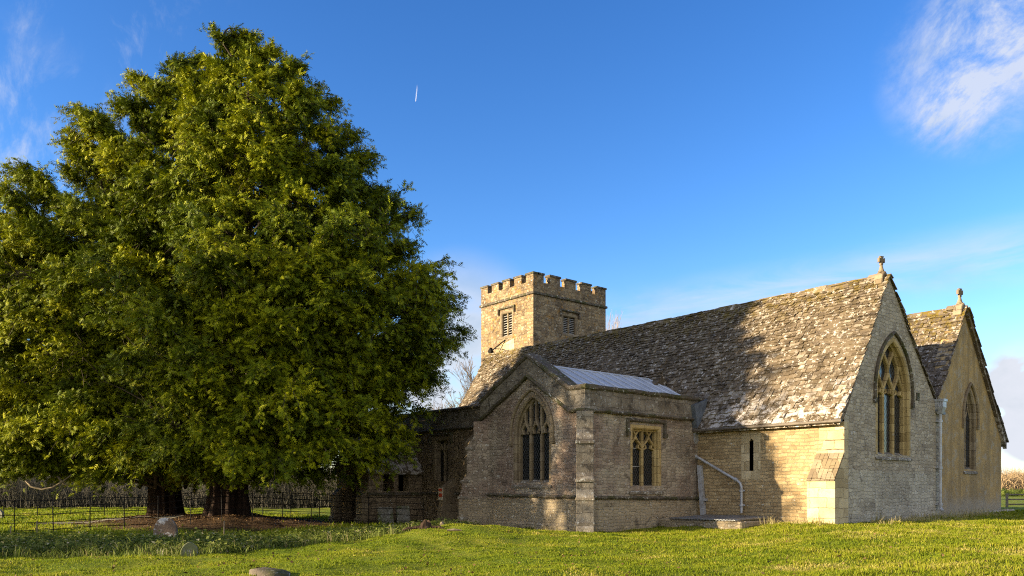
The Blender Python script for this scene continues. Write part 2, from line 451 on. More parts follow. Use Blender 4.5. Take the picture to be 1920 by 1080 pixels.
M['ashlar_grey'] = plain_stone('weathered dressed stone', (0.30, 0.235, 0.145), (0.22, 0.17, 0.115), lich=0.64, joints=0.34)
M['coping'] = plain_stone('mossy coping stone', (0.13, 0.105, 0.075), (0.075, 0.06, 0.045), lich=0.57, moss=(0.06, 0.06, 0.02), bump=1.0)
M['parapet'] = plain_stone('weathered parapet stone', (0.29, 0.25, 0.195), (0.15, 0.125, 0.098), stain=(0.045, 0.038, 0.03), lich=0.575, lichen=(0.40, 0.39, 0.36), stain_t=0.52, joints=0.42, bump=0.9)
M['ashlar_side'] = plain_stone('pale dressed stone', (0.58, 0.47, 0.29), (0.46, 0.36, 0.21), stain=(0.30, 0.23, 0.14), stain_t=0.57, joints=0.34, lich=0.66, bump=0.6)
M['sill'] = plain_stone('lichened sill stone', (0.20, 0.165, 0.12), (0.13, 0.105, 0.08), lich=0.53, bump=0.8)
M['grave'] = plain_stone('lichened gravestone', (0.10, 0.068, 0.048), (0.15, 0.108, 0.075), lich=0.535, lichen=(0.44, 0.43, 0.41), bump=0.6, ls=3.6)
M['grave_grey'] = plain_stone('grey gravestone', (0.24, 0.22, 0.18), (0.15, 0.14, 0.11), lich=0.54, ls=5.0, lichen=(0.33, 0.32, 0.28), moss=(0.12, 0.13, 0.05), bump=0.6)
M['slate'] = slate_mat('stone slates', 9.7)
M['slate2'] = slate_mat('chapel stone slates', 8.9, (0.95, 0.95, 1.0))

def simple(name, col, rough=0.6, metallic=0.0, spec=0.4, nscale=None, c2=None, bump=0.0):
    m, nt, out = new_mat(name)
    P = geo(nt)
    c = col
    if nscale:
        c = mixc(nt, step_(nt, noise(nt, P, nscale, 5.0, 0.65), 0.35, 0.68), col, c2 or tuple(0.6 * q for q in col))
    finish(nt, out, c, rough, noise(nt, P, (nscale or 5) * 3, 5.0) if bump else None, bump, 0.02, metallic, spec)
    return m
M['lead'] = simple('lead sheet', (0.50, 0.52, 0.55), 0.5, 0.2, 0.4, 0.9, (0.41, 0.43, 0.46))
M['lead_dark'] = simple('lead flashing', (0.16, 0.18, 0.21), 0.55, 0.3, 0.5, 3.0)
M['pipe'] = simple('grey painted iron', (0.46, 0.47, 0.49), 0.45, 0.2, 0.5, 6.0, (0.30, 0.29, 0.29))
M['gutter'] = simple('gutter iron', (0.16, 0.13, 0.10), 0.6, 0.2, 0.4, 3.0)
M['iron'] = simple('black iron', (0.010, 0.008, 0.007), 0.8, 0.0, 0.15)
M['louvre'] = simple('grey louvre timber', (0.36, 0.34, 0.31), 0.8, 0, 0.2, 6.0)
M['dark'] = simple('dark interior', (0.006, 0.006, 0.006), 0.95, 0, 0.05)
M['wood'] = simple('weathered timber', (0.22, 0.17, 0.11), 0.85, 0, 0.2, 5.0)
M['notice_red'] = simple('red notice', (0.55, 0.07, 0.025), 0.6)
M['notice_white'] = simple('notice card', (0.62, 0.55, 0.42), 0.6)
M['tin'] = simple('corrugated sheet', (0.22, 0.23, 0.24), 0.5, 0.5, 0.4, 3.0, (0.13, 0.12, 0.11))

def glass_mat():
    m, nt, out = new_mat('leaded glass')
    P = geo(nt); sp = N(nt, 'ShaderNodeSeparateXYZ', {0: P})
    h = math_(nt, 'ADD', sp.outputs[0], sp.outputs[1])
    def lines(a, b):
        q = math_(nt, 'ADD', math_(nt, 'MULTIPLY', h, a), math_(nt, 'MULTIPLY', sp.outputs[2], b))
        q = math_(nt, 'FRACT', q)
        return math_(nt, 'GREATER_THAN', math_(nt, 'ABSOLUTE', math_(nt, 'SUBTRACT', q, 0.5)), 0.43)
    L = math_(nt, 'MAXIMUM', lines(7.5, 5.0), lines(7.5, -5.0))
    col = mixc(nt, L, (0.006, 0.007, 0.008), (0.05, 0.05, 0.05))
    ro = math_(nt, 'ADD', 0.12, math_(nt, 'MULTIPLY', L, 0.5))
    finish(nt, out, col, ro, noise(nt, P, 6.0, 2.0), 0.25, 0.02, 0.0, 0.4)
    return m
M['glass'] = glass_mat()

def leaf_mat(name, stops, trans=0.35, nscale=0.5, rough=0.6):
    m, nt, out = new_mat(name)
    P = geo(nt); r_ = attr(nt)
    col = ramp(nt, r_, stops)
    col = mixc(nt, math_(nt, 'MULTIPLY', step_(nt, noise(nt, P, nscale, 3.0), 0.40, 0.62), 0.45), col, mixc(nt, 1.0, col, (0.62, 0.72, 0.7), 'MULTIPLY'))
    d = N(nt, 'ShaderNodeBsdfPrincipled', {'Base Color': col, 'Roughness': rough, 'Specular IOR Level': 0.1})
    t = N(nt, 'ShaderNodeBsdfTranslucent', {'Color': col})
    mx = N(nt, 'ShaderNodeMixShader', {0: trans, 1: d.outputs[0], 2: t.outputs[0]})
    nt.links.new(mx.outputs[0], out.inputs['Surface'])
    return m
M['yew'] = leaf_mat('yew foliage', [(0.0, (0.020, 0.036, 0.004)), (0.45, (0.112, 0.140, 0.004)), (0.8, (0.30, 0.295, 0.005)), (1.0, (0.38, 0.35, 0.010))], 0.12, 0.35)
M['grassblade'] = leaf_mat('grass blades', [(0.0, (0.085, 0.130, 0.008)), (0.5, (0.19, 0.225, 0.012)), (0.85, (0.29, 0.28, 0.022)), (1.0, (0.46, 0.37, 0.11))], 0.45, 0.7)
M['nettle'] = leaf_mat('nettle leaves', [(0.0, (0.055, 0.080, 0.014)), (0.5, (0.15, 0.180, 0.030)), (0.82, (0.27, 0.27, 0.075)), (1.0, (0.50, 0.43, 0.28))], 0.35, 0.8)
M['drygrass'] = leaf_mat('dry grass', [(0.0, (0.30, 0.23, 0.09)), (1.0, (0.48, 0.40, 0.20))], 0.4, 1.0)
M['branch'] = simple('dark branches', (0.05, 0.036, 0.026), 0.9, 0, 0.1, 3.0, (0.10, 0.08, 0.06))
M['litter'] = leaf_mat('fallen leaves', [(0.0, (0.05, 0.028, 0.014)), (0.7, (0.13, 0.07, 0.03)), (1.0, (0.24, 0.15, 0.07))], 0.1, 1.0)
M['twig'] = simple('bare twigs', (0.17, 0.125, 0.085), 0.9, 0, 0.1, 0.5, (0.11, 0.085, 0.06))
M['twig_orange'] = simple('pale orange twigs', (0.33, 0.235, 0.135), 0.9, 0, 0.1)
M['twig_grey'] = simple('grey brush', (0.13, 0.115, 0.085), 0.9, 0, 0.1, 0.3, (0.07, 0.065, 0.05))
def bark_mat():
    m, nt, out = new_mat('yew bark')
    P = geo(nt)
    mp = N(nt, 'ShaderNodeMapping', {'Vector': P, 'Scale': (6.0, 6.0, 0.8)}).outputs[0]
    n1 = noise(nt, mp, 1.0, 6.0, 0.7, 0.6)
    col = ramp(nt, n1, [(0.30, (0.010, 0.006, 0.004)), (0.54, (0.036, 0.021, 0.014)), (0.78, (0.12, 0.075, 0.048))])
    finish(nt, out, col, 0.9, n1, 1.0, 0.06, spec=0.15)
    return m
M['bark'] = bark_mat()

def ground_mat():
    m, nt, out = new_mat('ground')
    P = geo(nt)
    g = mixc(nt, step_(nt, noise(nt, P, 0.5, 5.0, 0.65), 0.36, 0.64), (0.11, 0.150, 0.010), (0.19, 0.195, 0.018))
    g = mixc(nt, math_(nt, 'MULTIPLY', step_(nt, noise(nt, P, 6.0, 7.0, 0.75), 0.48, 0.66), 0.8), g, (0.065, 0.10, 0.010))
    g = mixc(nt, math_(nt, 'MULTIPLY', step_(nt, noise(nt, P, 2.6, 7.0, 0.78), 0.56, 0.68), 0.55), g, (0.25, 0.215, 0.07))
    lit = None
    for (c, r_) in ((YEW_A, 5.0), (YEW_B, 5.2)):
        dd = N(nt, 'ShaderNodeVectorMath', {0: P, 1: (c[0], c[1], 0.3)}, operation='DISTANCE').outputs['Value']
        dd = math_(nt, 'ADD', dd, math_(nt, 'MULTIPLY', noise(nt, P, 0.8, 5.0), 3.0))
        s_ = step_(nt, dd, r_ + 1.6, r_)
        lit = s_ if lit is None else math_(nt, 'MAXIMUM', lit, s_)
    lc = mixc(nt, noise(nt, P, 9.0, 6.0, 0.75), (0.03, 0.019, 0.011), (0.13, 0.08, 0.042))
    col = mixc(nt, lit, g, lc)
    h = noise(nt, P, 7.0, 8.0, 0.75)
    finish(nt, out, col, 0.95, h, 0.8, 0.08, spec=0.1)
    return m
M['ground'] = ground_mat()
M['gravel'] = simple('gravel', (0.24, 0.215, 0.17), 0.95, 0, 0.1, 12.0, (0.22, 0.20, 0.16), 0.6)
def field_mat():
    m, nt, out = new_mat('white vapour')
    d = N(nt, 'ShaderNodeBsdfDiffuse', {'Color': (0.9, 0.9, 0.9, 1)})
    t = N(nt, 'ShaderNodeBsdfTransparent')
    mx = N(nt, 'ShaderNodeMixShader', {0: attr(nt), 1: t.outputs[0], 2: d.outputs[0]})
    nt.links.new(mx.outputs[0], out.inputs['Surface'])
    return m
M['vapour'] = field_mat()

# ------------------------------------------------------------------ ground
def axis(a, b, step, lo, hi):
    core = list(np.arange(a, b + 1e-6, step)); k = step; x = a; left = []
    while x > lo:
        k *= 1.35; x -= k; left.append(x)
    k = step; x = b; right = []
    while x < hi:
        k *= 1.35; x += k; right.append(x)
    return np.array(left[::-1] + core + right)
gx, gy = axis(-62, 14, 0.28, -2600, 2600), axis(-8, 62, 0.28, -2600, 2600)
GX, GY = np.meshgrid(gx, gy); GZ = gz(GX, GY)
fade = np.clip(1 - (np.hypot(GX + 25, GY - 20) - 60) / 60, 0, 1)
GZ = GZ * fade
nV = np.stack([GX.ravel(), GY.ravel(), GZ.ravel()], 1)
nx, ny = len(gx), len(gy)
ii, jj = np.meshgrid(np.arange(nx - 1), np.arange(ny - 1)); b0 = (jj * nx + ii).ravel()
gT = np.concatenate([np.stack([b0, b0 + 1, b0 + nx + 1], 1), np.stack([b0, b0 + nx + 1, b0 + nx], 1)])
g = np_obj('ground', nV, gT, M['ground'], loc=(0, 0, 0)); tag(g, kind='structure')
g.data.polygons.foreach_set('use_smooth', [True] * len(g.data.polygons))
# gravel path behind the railing
pp = [ground_pt(-300, 37.0), ground_pt(-60, 36.0), ground_pt(60, 35.3), ground_pt(170, 34.8), ground_pt(262, 34.6), ground_pt(330, 33.6)]
mb = MB(); fine = []
for a, b in zip(pp[:-1], pp[1:]):
    for k in range(8):
        fine.append((a[0] + (b[0] - a[0]) * k / 8, a[1] + (b[1] - a[1]) * k / 8))
fine.append(pp[-1])
vs = []
for i, p in enumerate(fine):
    a, b = fine[max(i - 1, 0)], fine[min(i + 1, len(fine) - 1)]
    t = Vector((b[0] - a[0], b[1] - a[1])).normalized(); nn = Vector((-t.y, t.x))
    for s_ in (-0.42, -0.14, 0.14, 0.42):
        q = (p[0] + nn.x * s_, p[1] + nn.y * s_); vs.append((q[0], q[1], gzf(*q) + 0.03))
mb.add(vs, [(i * 4 + k, i * 4 + k + 1, (i + 1) * 4 + k + 1, (i + 1) * 4 + k) for i in range(len(fine) - 1) for k in range(3)])
tag(mb.build('path', M['gravel'], loc=(0, 0, 0)), kind='structure')

# ------------------------------------------------------------------ CHURCH
XG = -13.82                      # east gable plane
YS = 26.84                       # chancel south wall plane
XT0, XT1, YT = -25.84, -20.0, 20.34   # transept west, east, south
YR, ZR = 30.2, 9.55              # main ridge
YE, ZE = 26.56, 3.98             # eave
XW = -38.0                       # west end of the nave
church = thing('church', 'old stone church with battlemented tower, stone slate roofs and two east gables', 'church', (-24.0, 28.0, 0.0))

def frX(X, sgn=1):               # wall plane x = X facing +x: (y, z, depth)
    return lambda a, z, dep: Vector((X + sgn * dep, a, z))
def frY(Y):                      # wall plane y = Y facing -y
    return lambda a, z, dep: Vector((a, Y - dep, z))

def arch(c, w, z0, zs, za, n=12):
    """pointed arch outline from the sill (z0), springing zs, apex za, counterclockwise from bottom left"""
    rise = za - zs; cc = (rise * rise - w * w / 4) / w; r_ = cc + w / 2
    pts = [(c - w / 2, z0)]
    a1 = math.asin(min(1, rise / r_)) if cc >= 0 else math.pi - math.asin(min(1, rise / r_))
    left = [(c + cc - r_ * math.cos(a1 * i / n), zs + r_ * math.sin(a1 * i / n)) for i in range(n + 1)]
    right = [(2 * c - p[0], p[1]) for p in left[::-1][1:]]
    return pts + left + right + [(c + w / 2, z0)]
def inside(p, c, w, zs, za):
    x = abs(p[0] - c)
    if p[1] <= zs: return x <= w / 2
    rise = za - zs; cc = (rise * rise - w * w / 4) / w; r_ = cc + w / 2
    return (x + cc) ** 2 + (p[1] - zs) ** 2 <= r_ * r_
def ogee(xa, xb, z0, z1, n=10):
    """S curve from (xa, z0) to (xb, z1)"""
    return [(xa + (xb - xa) * (1 - math.cos(math.pi * i / n)) / 2, z0 + (z1 - z0) * i / n) for i in range(n + 1)]

def window(fr, c, w, z0, zs, za, lights, style, name='window', hood=True, frame_m='ashlar', fw=0.24, depth=0.34, sillm='sill', bar=0.11, hood_m='coping'):
    out = arch(c, w, z0, zs, za)
    fm = MB(); fm.strip(fr, out, fw, -depth - 0.05, 0.006, 0.05, off=fw * 0.0)
    frame = fm.build(name, M[frame_m], church)
    inn = w - fw * 0.9; zi = za - fw * 0.55
    fm = MB(); fm.strip(fr, arch(c, inn + 0.03, z0, zs, zi), 0.13, -depth - 0.03, -0.13, 0.05)
    tr = fm; p = inn / lights
    mull = [c - inn / 2 + p * k for k in range(1, lights)]
    db, df = -depth + 0.0, -0.17
    def bar_(path, wd=bar):
        path = [(a[0] + (b[0] - a[0]) * i / 12, a[1] + (b[1] - a[1]) * i / 12) for a, b in zip(path[:-1], path[1:]) for i in range(12)] + [path[-1]] if len(path) < 6 else path
        path = [q for q in path if inside(q, c, inn + 0.05, zs, zi + 0.03)]
        if len(path) > 1: tr.strip(fr, path, wd, db, df, 0.035)
    if style == 'net':
        H = p * 1.05; zt = zs + 0.02
        for x in mull: bar_([(x, z0), (x, zt)], bar * 1.1)
        for x in [c - inn / 2] + mull + [c + inn / 2]:
            for sg in (-1, 1):
                path = []
                for lvl in range(4):
                    for i in range(9):
                        f_ = (1 - math.cos(math.pi * i / 8)) / 2
                        path.append((x + sg * (p / 2) * (lvl + f_), zt + H * (lvl + i / 8)))
                bar_(path)
        for k in range(lights):
            xc = c - inn / 2 + p * (k + 0.5)
            for sg in (-1, 1):
                bar_([(xc + sg * p * 0.42, zt - 0.02), (xc + sg * p * 0.22, zt + 0.04), (xc + sg * p * 0.27, zt + 0.18)], 0.07)
    elif style == 'panel':
        zt = zs + 0.0; H = p * 0.85
        for x in mull: bar_([(x, z0), (x, zi)], bar * 1.1)
        for k in range(lights):
            xc = c - inn / 2 + p * (k + 0.5)
            for sg in (-1, 1):
                bar_(ogee(xc + sg * p / 2, xc, zt - 0.05, zt + H))
                bar_([(xc + sg * p * 0.42, zt - 0.0), (xc + sg * p * 0.18, zt + 0.02), (xc + sg * p * 0.26, zt + 0.16)], 0.07)
                bar_(ogee(xc + sg * p / 2, xc + sg * p / 4, zt + H * 1.9, zt + H * 2.5, 5), 0.06)
            bar_([(xc, zt + H), (xc, zi)], bar * 0.8)
    elif style == 'eye':
        zt = zs - 0.1; H = p * 1.3
        for x in mull: bar_([(x, z0), (x, zt)], bar)
        for x in [c - inn / 2] + mull + [c + inn / 2]:
            for sg in (-1, 1): bar_(ogee(x, x + sg * p / 2, zt, zt + H) + ogee(x + sg * p / 2, x + sg * p, zt + H, zt + 2 * H)[1:], bar * 0.8)
    tr.build('tracery', M[frame_m], frame)
    gl = MB(); gl.slab(fr, arch(c, inn, z0, zs, zi), [], -depth + 0.05, -depth + 0.02); gl.build('leaded_glass', M['glass'], frame)
    if hood:
        hm = MB(); pts = arch(c, w + fw + 0.16, zs - 0.25, zs, za + fw * 0.62 + 0.10)[0:]
        hm.strip(fr, pts, 0.11, -0.02, 0.10, 0.04)
        for sg in (-1, 1):
            q = fr(c + sg * (w + fw + 0.16) / 2, zs - 0.28, 0.0); n_ = fr(0, 0, 1) - fr(0, 0, 0)
            hm.box(q.x - 0.09 + min(0, n_.x * 0.02), q.x + 0.09, q.y - 0.09, q.y + 0.09, q.z - 0.16, q.z + 0.04)
        hm.build('hood_mould', M[hood_m], frame)
    sm = MB(); hw = w / 2 + fw / 2
    a0 = [fr(c - hw, z0 - 0.20, 0.06), fr(c - hw, z0 - 0.26, -depth), fr(c - hw, z0 + 0.14, -depth), fr(c - hw, z0 - 0.13, 0.06)]
    sm.prism(a0, fr(c + hw, 0, 0) - fr(c - hw, 0, 0)); sm.build('sill', M[sillm], frame)
    return out

def course(name, parts, mat, parent=church, bevel=0.0):
    mb_ = MB()
    for b_ in parts: mb_.box(*b_)
    return mb_.build(name, mat, parent, bevel=bevel)

# --- chancel east gable
cw = (30.60, 2.72, 2.85, 5.15, 7.22)
hole = arch(*cw)
gp = [(YS, -0.3), (YS, 4.02), (YR, ZR - 0.02), (34.35, 5.02), (34.78, 4.8), (34.78, -0.3)]
mb = MB(); mb.slab(frX(XG), gp, [hole], 0.0, -0.7); mb.build('chancel_gable', M['gable'], church)
window(frX(XG), *cw, 3, 'net', frame_m='ashlar', depth=0.36)
# relieving patch of dressed stone beside the hood, the small square vent
course('vent', [(XG - 0.05, XG + 0.03, 32.55, 32.80, 5.05, 5.35)], M['coping'])
# --- chancel side wall with slit window
sl = on_y(1405.5, 883, YS); sr = on_y(1413, 823, YS)
sx0, sx1, sz0, sz1 = sl.x, sr.x, sl.z, sr.z
mb = MB(); fr = frY(YS)
slit = [(sx0, sz0), (sx1, sz0), (sx1, sz1 - 0.08), ((sx0 + sx1) / 2, sz1 + 0.02), (sx0, sz1 - 0.08)]
mb.slab(fr, [(-20.6, -0.3), (XG - 0.003, -0.3), (XG - 0.003, 3.98), (-20.6, 3.98)], [slit], 0.0, -0.6)
mb.box(XW, -25.0, YS, YS + 0.6, -0.3, 4.0); mb.box(XW, XW + 0.6, YS + 0.6, 34.0, -0.3, 4.0)
mb.prism([(XW, YS + 0.05, 4.0), (XW, YR, ZR - 0.1), (XW, 34.2, 4.0)], (0.5, 0, 0))
mb.build('chancel_side_wall', M['side'], church)
slm = MB(); xa, xb = sx0 - 0.36, sx1 + 0.30
slm.slab(fr, [(xa, sz0 - 0.32), (xb, sz0 - 0.36), (xb, sz1 + 0.22), (xa, sz1 + 0.22)], [slit], 0.008, -0.4)
sw = slm.build('slit_window', M['ashlar_side'], church)
gl = MB(); gl.box(sx0 - 0.05, sx1 + 0.05, YS + 0.30, YS + 0.33, sz0 - 0.05, sz1 + 0.05); gl.build('leaded_glass', M['glass'], sw)
# quoins and pale ashlar near the corner
rq = random.Random(3); qm = MB(); z = 0.0; k = 0
while z < 3.55:
    h_ = rq.uniform(0.26, 0.36); l_ = 0.75 if k % 2 else 0.42
    qm.box(XG - l_ - 0.4 * rq.random(), XG + 0.004, YS - 0.006, YS + 0.3, z + 0.006, (3.92 if z + h_ >= 3.55 else z + h_) - 0.006, rq.random()); z += h_; k += 1
qm.build('quoins', M['ashlar_side'], church, bevel=0.008)
# --- corner buttress, flush with the gable
bx0, bx1, by0 = -14.84, XG + 0.012, 26.18
bm_ = MB()
bm_.prism([(bx0, by0, -0.3), (bx0, by0, 1.86), (bx0, YS + 0.05, 2.80), (bx0, YS + 0.05, -0.3)], (bx1 - bx0, 0, 0))
bt = bm_.build('corner_buttress', M['ashlar_side'], church)
bm_ = MB()
nrm = Vector((0, -0.94, 0.66)).normalized(); upv = Vector((0, YS - by0, 0.94))
for i in range(9):
    for j in range(6):
        wj = (bx1 - bx0) / 6
        o = Vector((bx0 + j * wj + 0.005, by0 - 0.03, 1.84)) + upv * (i / 9)
        bm_.obox(o, (wj - 0.012, 0, 0), upv * 0.15, nrm * rq.uniform(0.015, 0.04), rq.random())
bm_.build('weathering_slates', M['ashlar_grey'], bt)

# --- stone slate roofs
def slates(mb_, x0, x1, y_e, z_e, y_r, z_r, seed, sag=0.05, exp0=0.235, exp1=0.115, wmin=0.12, wmax=0.30):
    rg = random.Random(seed)
    L = math.hypot(y_r - y_e, z_r - z_e); uy, uz = (y_r - y_e) / L, (z_r - z_e) / L
    ny_, nz_ = -uz * (1 if y_r > y_e else -1), abs(uy)
    n0 = Vector((0, ny_, nz_)); up = Vector((0, uy, uz)); s_ = -0.06; row = 0
    sgn = 1
    while s_ < L - 0.02:
        f_ = max(0, s_) / L; ex = exp0 + (exp1 - exp0) * f_
        x = x0 - rg.uniform(0, 0.2)
        while x < x1:
            w_ = rg.uniform(wmin, wmax) * (1.15 - 0.35 * f_)
            xe = min(x + w_, x1 + rg.uniform(-0.02, 0.04)); xs = max(x, x0 - 0.03)
            if xe - xs > 0.05:
                wav = sag * (math.sin(x * 0.55 + 1.0) * math.sin(f_ * 3.1) + 0.5 * math.sin(x * 1.7 + s_ * 1.3)) - 0.10 * math.sin(math.pi * f_) * 0.6
                th = rg.uniform(0.025, 0.055); lift = rg.uniform(0.010, 0.052); len_ = min(ex * 1.9, L - s_ + 0.03)
                o = Vector((xs + 0.004, y_e, z_e)) + up * (s_ + rg.uniform(-0.025, 0.025)) + n0 * (wav + 0.03 + lift)
                tilt = up * len_ - n0 * (lift + 0.035)
                a = Vector((xe - xs - 0.012, 0, rg.uniform(-0.012, 0.012)))
                jag = rg.uniform(-0.02, 0.02)
                vs_ = [o, o + a + up * jag, o + a + tilt, o + tilt]
                vs_ += [q + n0 * th for q in vs_]
                mb_.add(vs_, [(4, 5, 6, 7), (0, 1, 5, 4), (1, 2, 6, 5), (3, 0, 4, 7), (2, 3, 7, 6)], rg.random())
            x += w_
        s_ += ex; row += 1
mb = MB()
slates(mb, XW, XG + 0.07, YE, ZE, YR, ZR, 11)
roof = mb.build('nave_roof', M['slate'], church, normals=False)
mb = MB()
ov = 0.04
mb.prism([(XW, YE + 0.02, ZE - 0.05), (XW, YR, ZR - 0.03), (XW, 34.6, 4.85), (XW, 34.6, 4.7), (XW, YR, ZR - 0.30), (XW, YE + 0.02, ZE - 0.18)], (XG - XW - 0.02, 0, 0))
mb.build('roof_deck', M['slate'], roof)
mb = MB(); slates(mb, XW, XG + 0.07, 34.55, 4.9, YR, ZR, 12, exp0=0.34, exp1=0.22, wmin=0.35, wmax=0.6)
mb.build('north_slope', M['slate'], roof, normals=False)
mb = MB(); rg = random.Random(5); x = XW
while x < XG - 0.2:
    w_ = rg.uniform(0.42, 0.62); dz = rg.uniform(-0.02, 0.02) - 0.05 * math.sin((x - XW) / (XG - XW) * math.pi)
    mb.prism([(x, YR - 0.20, ZR - 0.16 + dz), (x, YR - 0.16, ZR - 0.08 + dz), (x, YR, ZR + 0.12 + dz), (x, YR + 0.16, ZR - 0.08 + dz), (x, YR + 0.2, ZR - 0.16 + dz)], (w_ - 0.012, 0, 0), rg.uniform(0.5, 1))
    x += w_
mb.build('ridge_tile', M['slate'], roof)

# --- north chapel
XC = -14.05; YV, ZV = 34.95, 5.1; YC, ZC = 38.0, 9.50; YN, ZN = 42.35, 4.08
hw_ = (on_x(1806, 880, XC).y + on_x(1831, 880, XC).y) / 2; ww = on_x(1831, 880, XC).y - on_x(1806, 880, XC).y
cz0, cza = on_x(1818, 880, XC).z, on_x(1818, 728, XC).z
cwin = (hw_, ww * 0.86, cz0, cza - 1.35, cza)
mb = MB(); mb.slab(frX(XC), [(34.6, -0.3), (34.6, 4.9), (YV, ZV), (YC, ZC), (YN - 0.05, ZN), (YN - 0.05, -0.3)], [arch(*cwin)], 0.0, -0.6)
mb.box(-34.0, XC - 0.6, YN - 0.6, YN - 0.05, -0.3, 4.0)
mb.build('chapel_gable', M['plaster'], church)
window(frX(XC), *cwin, 2, 'eye', frame_m='ashlar_grey', fw=0.18, depth=0.28, bar=0.08, hood=True, hood_m='ashlar_grey')
mb = MB(); slates(mb, -34.0, XC + 0.08, YV - 0.15, ZV - 0.2, YC, ZC, 21, exp0=0.32, exp1=0.2, sag=0.03)
croof = mb.build('chapel_roof', M['slate2'], church, normals=False)
mb = MB(); slates(mb, -34.0, XC + 0.20, YN + 0.22, ZN - 0.30, YC, ZC, 22, exp0=0.34, exp1=0.22, wmin=0.35, wmax=0.6, sag=0.02)
mb.build('north_slope', M['slate2'], croof, normals=False)
mb = MB(); mb.prism([(-34, YV - 0.1, ZV - 0.2), (-34, YC, ZC - 0.02), (-34, YN + 0.25, ZN - 0.36), (-34, YN + 0.25, ZN - 0.52), (-34, YC, ZC - 0.28), (-34, YV - 0.1, ZV - 0.4)], (34 + XC - 0.02, 0, 0))
mb.prism([(XC - 0.02, YC + 0.02, ZC - 0.03), (XC - 0.02, YN + 0.24, ZN - 0.35), (XC - 0.02, YN + 0.24, ZN - 0.62), (XC - 0.02, YC + 0.02, ZC - 0.36)], (0.16, 0, 0))
mb.build('roof_deck', M['slate2'], croof)
mb = MB(); x = -34.0
while x < XC - 0.2:
    w_ = rg.uniform(0.42, 0.62); dz = rg.uniform(-0.015, 0.015)
    mb.prism([(x, YC - 0.20, ZC - 0.16 + dz), (x, YC, ZC + 0.12 + dz), (x, YC + 0.2, ZC - 0.16 + dz)], (w_ - 0.012, 0, 0), rg.uniform(0.4, 1)); x += w_
mb.build('ridge_tile', M['slate2'], croof)
# --- valley gutter between the two roofs
course('valley_gutter', [(-34.0, XG + 0.10, 34.32, 35.0, 4.72, 4.93), (XG - 0.15, XG + 0.14, 34.62, 34.98, 4.62, 4.72)], M['lead_dark'])

# --- gable crosses
def cross(name, o, s_, ang):
    mb_ = MB(); o = Vector(o)
    # saddle stone: a gabled block with rolled edges
    mb_.prism([o + Vector((-0.16 * s_, -0.34 * s_, -0.40 * s_)), o + Vector((-0.16 * s_, -0.24 * s_, -0.02 * s_)), o + Vector((-0.16 * s_, 0, 0.16 * s_)), o + Vector((-0.16 * s_, 0.24 * s_, -0.02 * s_)), o + Vector((-0.16 * s_, 0.34 * s_, -0.40 * s_))], (0.34 * s_, 0, 0))
    mb_.prism([o + Vector((-0.52 * s_, -0.20 * s_, -0.10 * s_)), o + Vector((-0.52 * s_, 0, 0.12 * s_)), o + Vector((-0.52 * s_, 0.2 * s_, -0.10 * s_))], (0.36 * s_, 0, 0))
    base = mb_.build('saddle_stone', M['ashlar_grey'], church, bevel=0.03)
    mc = MB(); c_, s2 = math.cos(ang), math.sin(ang)
    def f3(a, z, dep): return o + Vector((a * s2 + dep * c_, a * c_ - dep * s2, z)) 
    mc.tube([o + Vector((0, 0, 0.10 * s_)), o + Vector((0, 0, 0.24 * s_)), o + Vector((0, 0, 0.40 * s_))], [0.15 * s_, 0.09 * s_, 0.055 * s_], 8)
    z0 = 0.40 * s_; w1, w2, hh = 0.06 * s_, 0.10 * s_, 0.36 * s_; zc = z0 + hh * 0.55; ar = 0.15 * s_
    pts = [(-w1, z0), (w1, z0), (w1, zc - w1), (ar, zc - w2), (ar, zc + w2), (w1, zc + w1), (w2, z0 + hh), (-w2, z0 + hh), (-w1, zc + w1), (-ar, zc + w2), (-ar, zc - w2), (-w1, zc - w1)]
    mc.slab(f3, pts, [], 0.055 * s_, -0.055 * s_)
    mc.build('stone_cross', M['ashlar_grey'], base, bevel=0.012)
cross('gable_cross', (XG - 0.28, YR, ZR + 0.06), 0.95, R(20))
cross('gable_cross', (XC - 0.22, YC, ZC + 0.10), 1.05, R(15))

# --- gutters and rainwater pipes
mb = MB(); mb.tube([(-20.1, YE - 0.06, ZE - 0.075), (XG + 0.08, YE - 0.06, ZE - 0.055)], 0.062, 8)
gut = mb.build('gutter', M['gutter'], church)
for k in range(7):
    x = -19.6 + k * 0.93; mb = MB(); mb.box(x, x + 0.03, YE - 0.12, YS + 0.02, ZE - 0.16, ZE - 0.13); mb.build('gutter_bracket', M['gutter'], gut)
def hopper(mb_, x, y, z, s_=1.0):
    mb_.box(x - 0.17 * s_, x + 0.17 * s_, y - 0.15 * s_, y + 0.15 * s_, z + 0.26 * s_, z + 0.34 * s_)
    mb_.box(x - 0.14 * s_, x + 0.14 * s_, y - 0.12 * s_, y + 0.13 * s_, z + 0.08 * s_, z + 0.26 * s_)
    a, b = 0.14 * s_, 0.07 * s_
    vs_ = [(x - b, y - b, z - 0.14 * s_), (x + b, y - b, z - 0.14 * s_), (x + b, y + b, z - 0.14 * s_), (x - b, y + b, z - 0.14 * s_),
           (x - a, y - a, z + 0.08 * s_), (x + a, y - a, z + 0.08 * s_), (x + a, y + a, z + 0.08 * s_), (x - a, y + a, z + 0.08 * s_)]
    mb_.add(vs_, [(3, 2, 1, 0), (4, 5, 6, 7), (0, 1, 5, 4), (1, 2, 6, 5), (2, 3, 7, 6), (3, 0, 4, 7)])
    for k in range(5):
        mb_.box(x - 0.12 * s_ + k * 0.055 * s_, x - 0.09 * s_ + k * 0.055 * s_, y - 0.14 * s_, y - 0.12 * s_, z + 0.09 * s_, z + 0.25 * s_)
yp = YS - 0.13
h0 = on_y(1301, 828, yp); a1 = on_y(1301, 850, yp); a2 = on_y(1385, 903, yp); a3 = on_y(1390.5, 962, yp)
mb = MB()
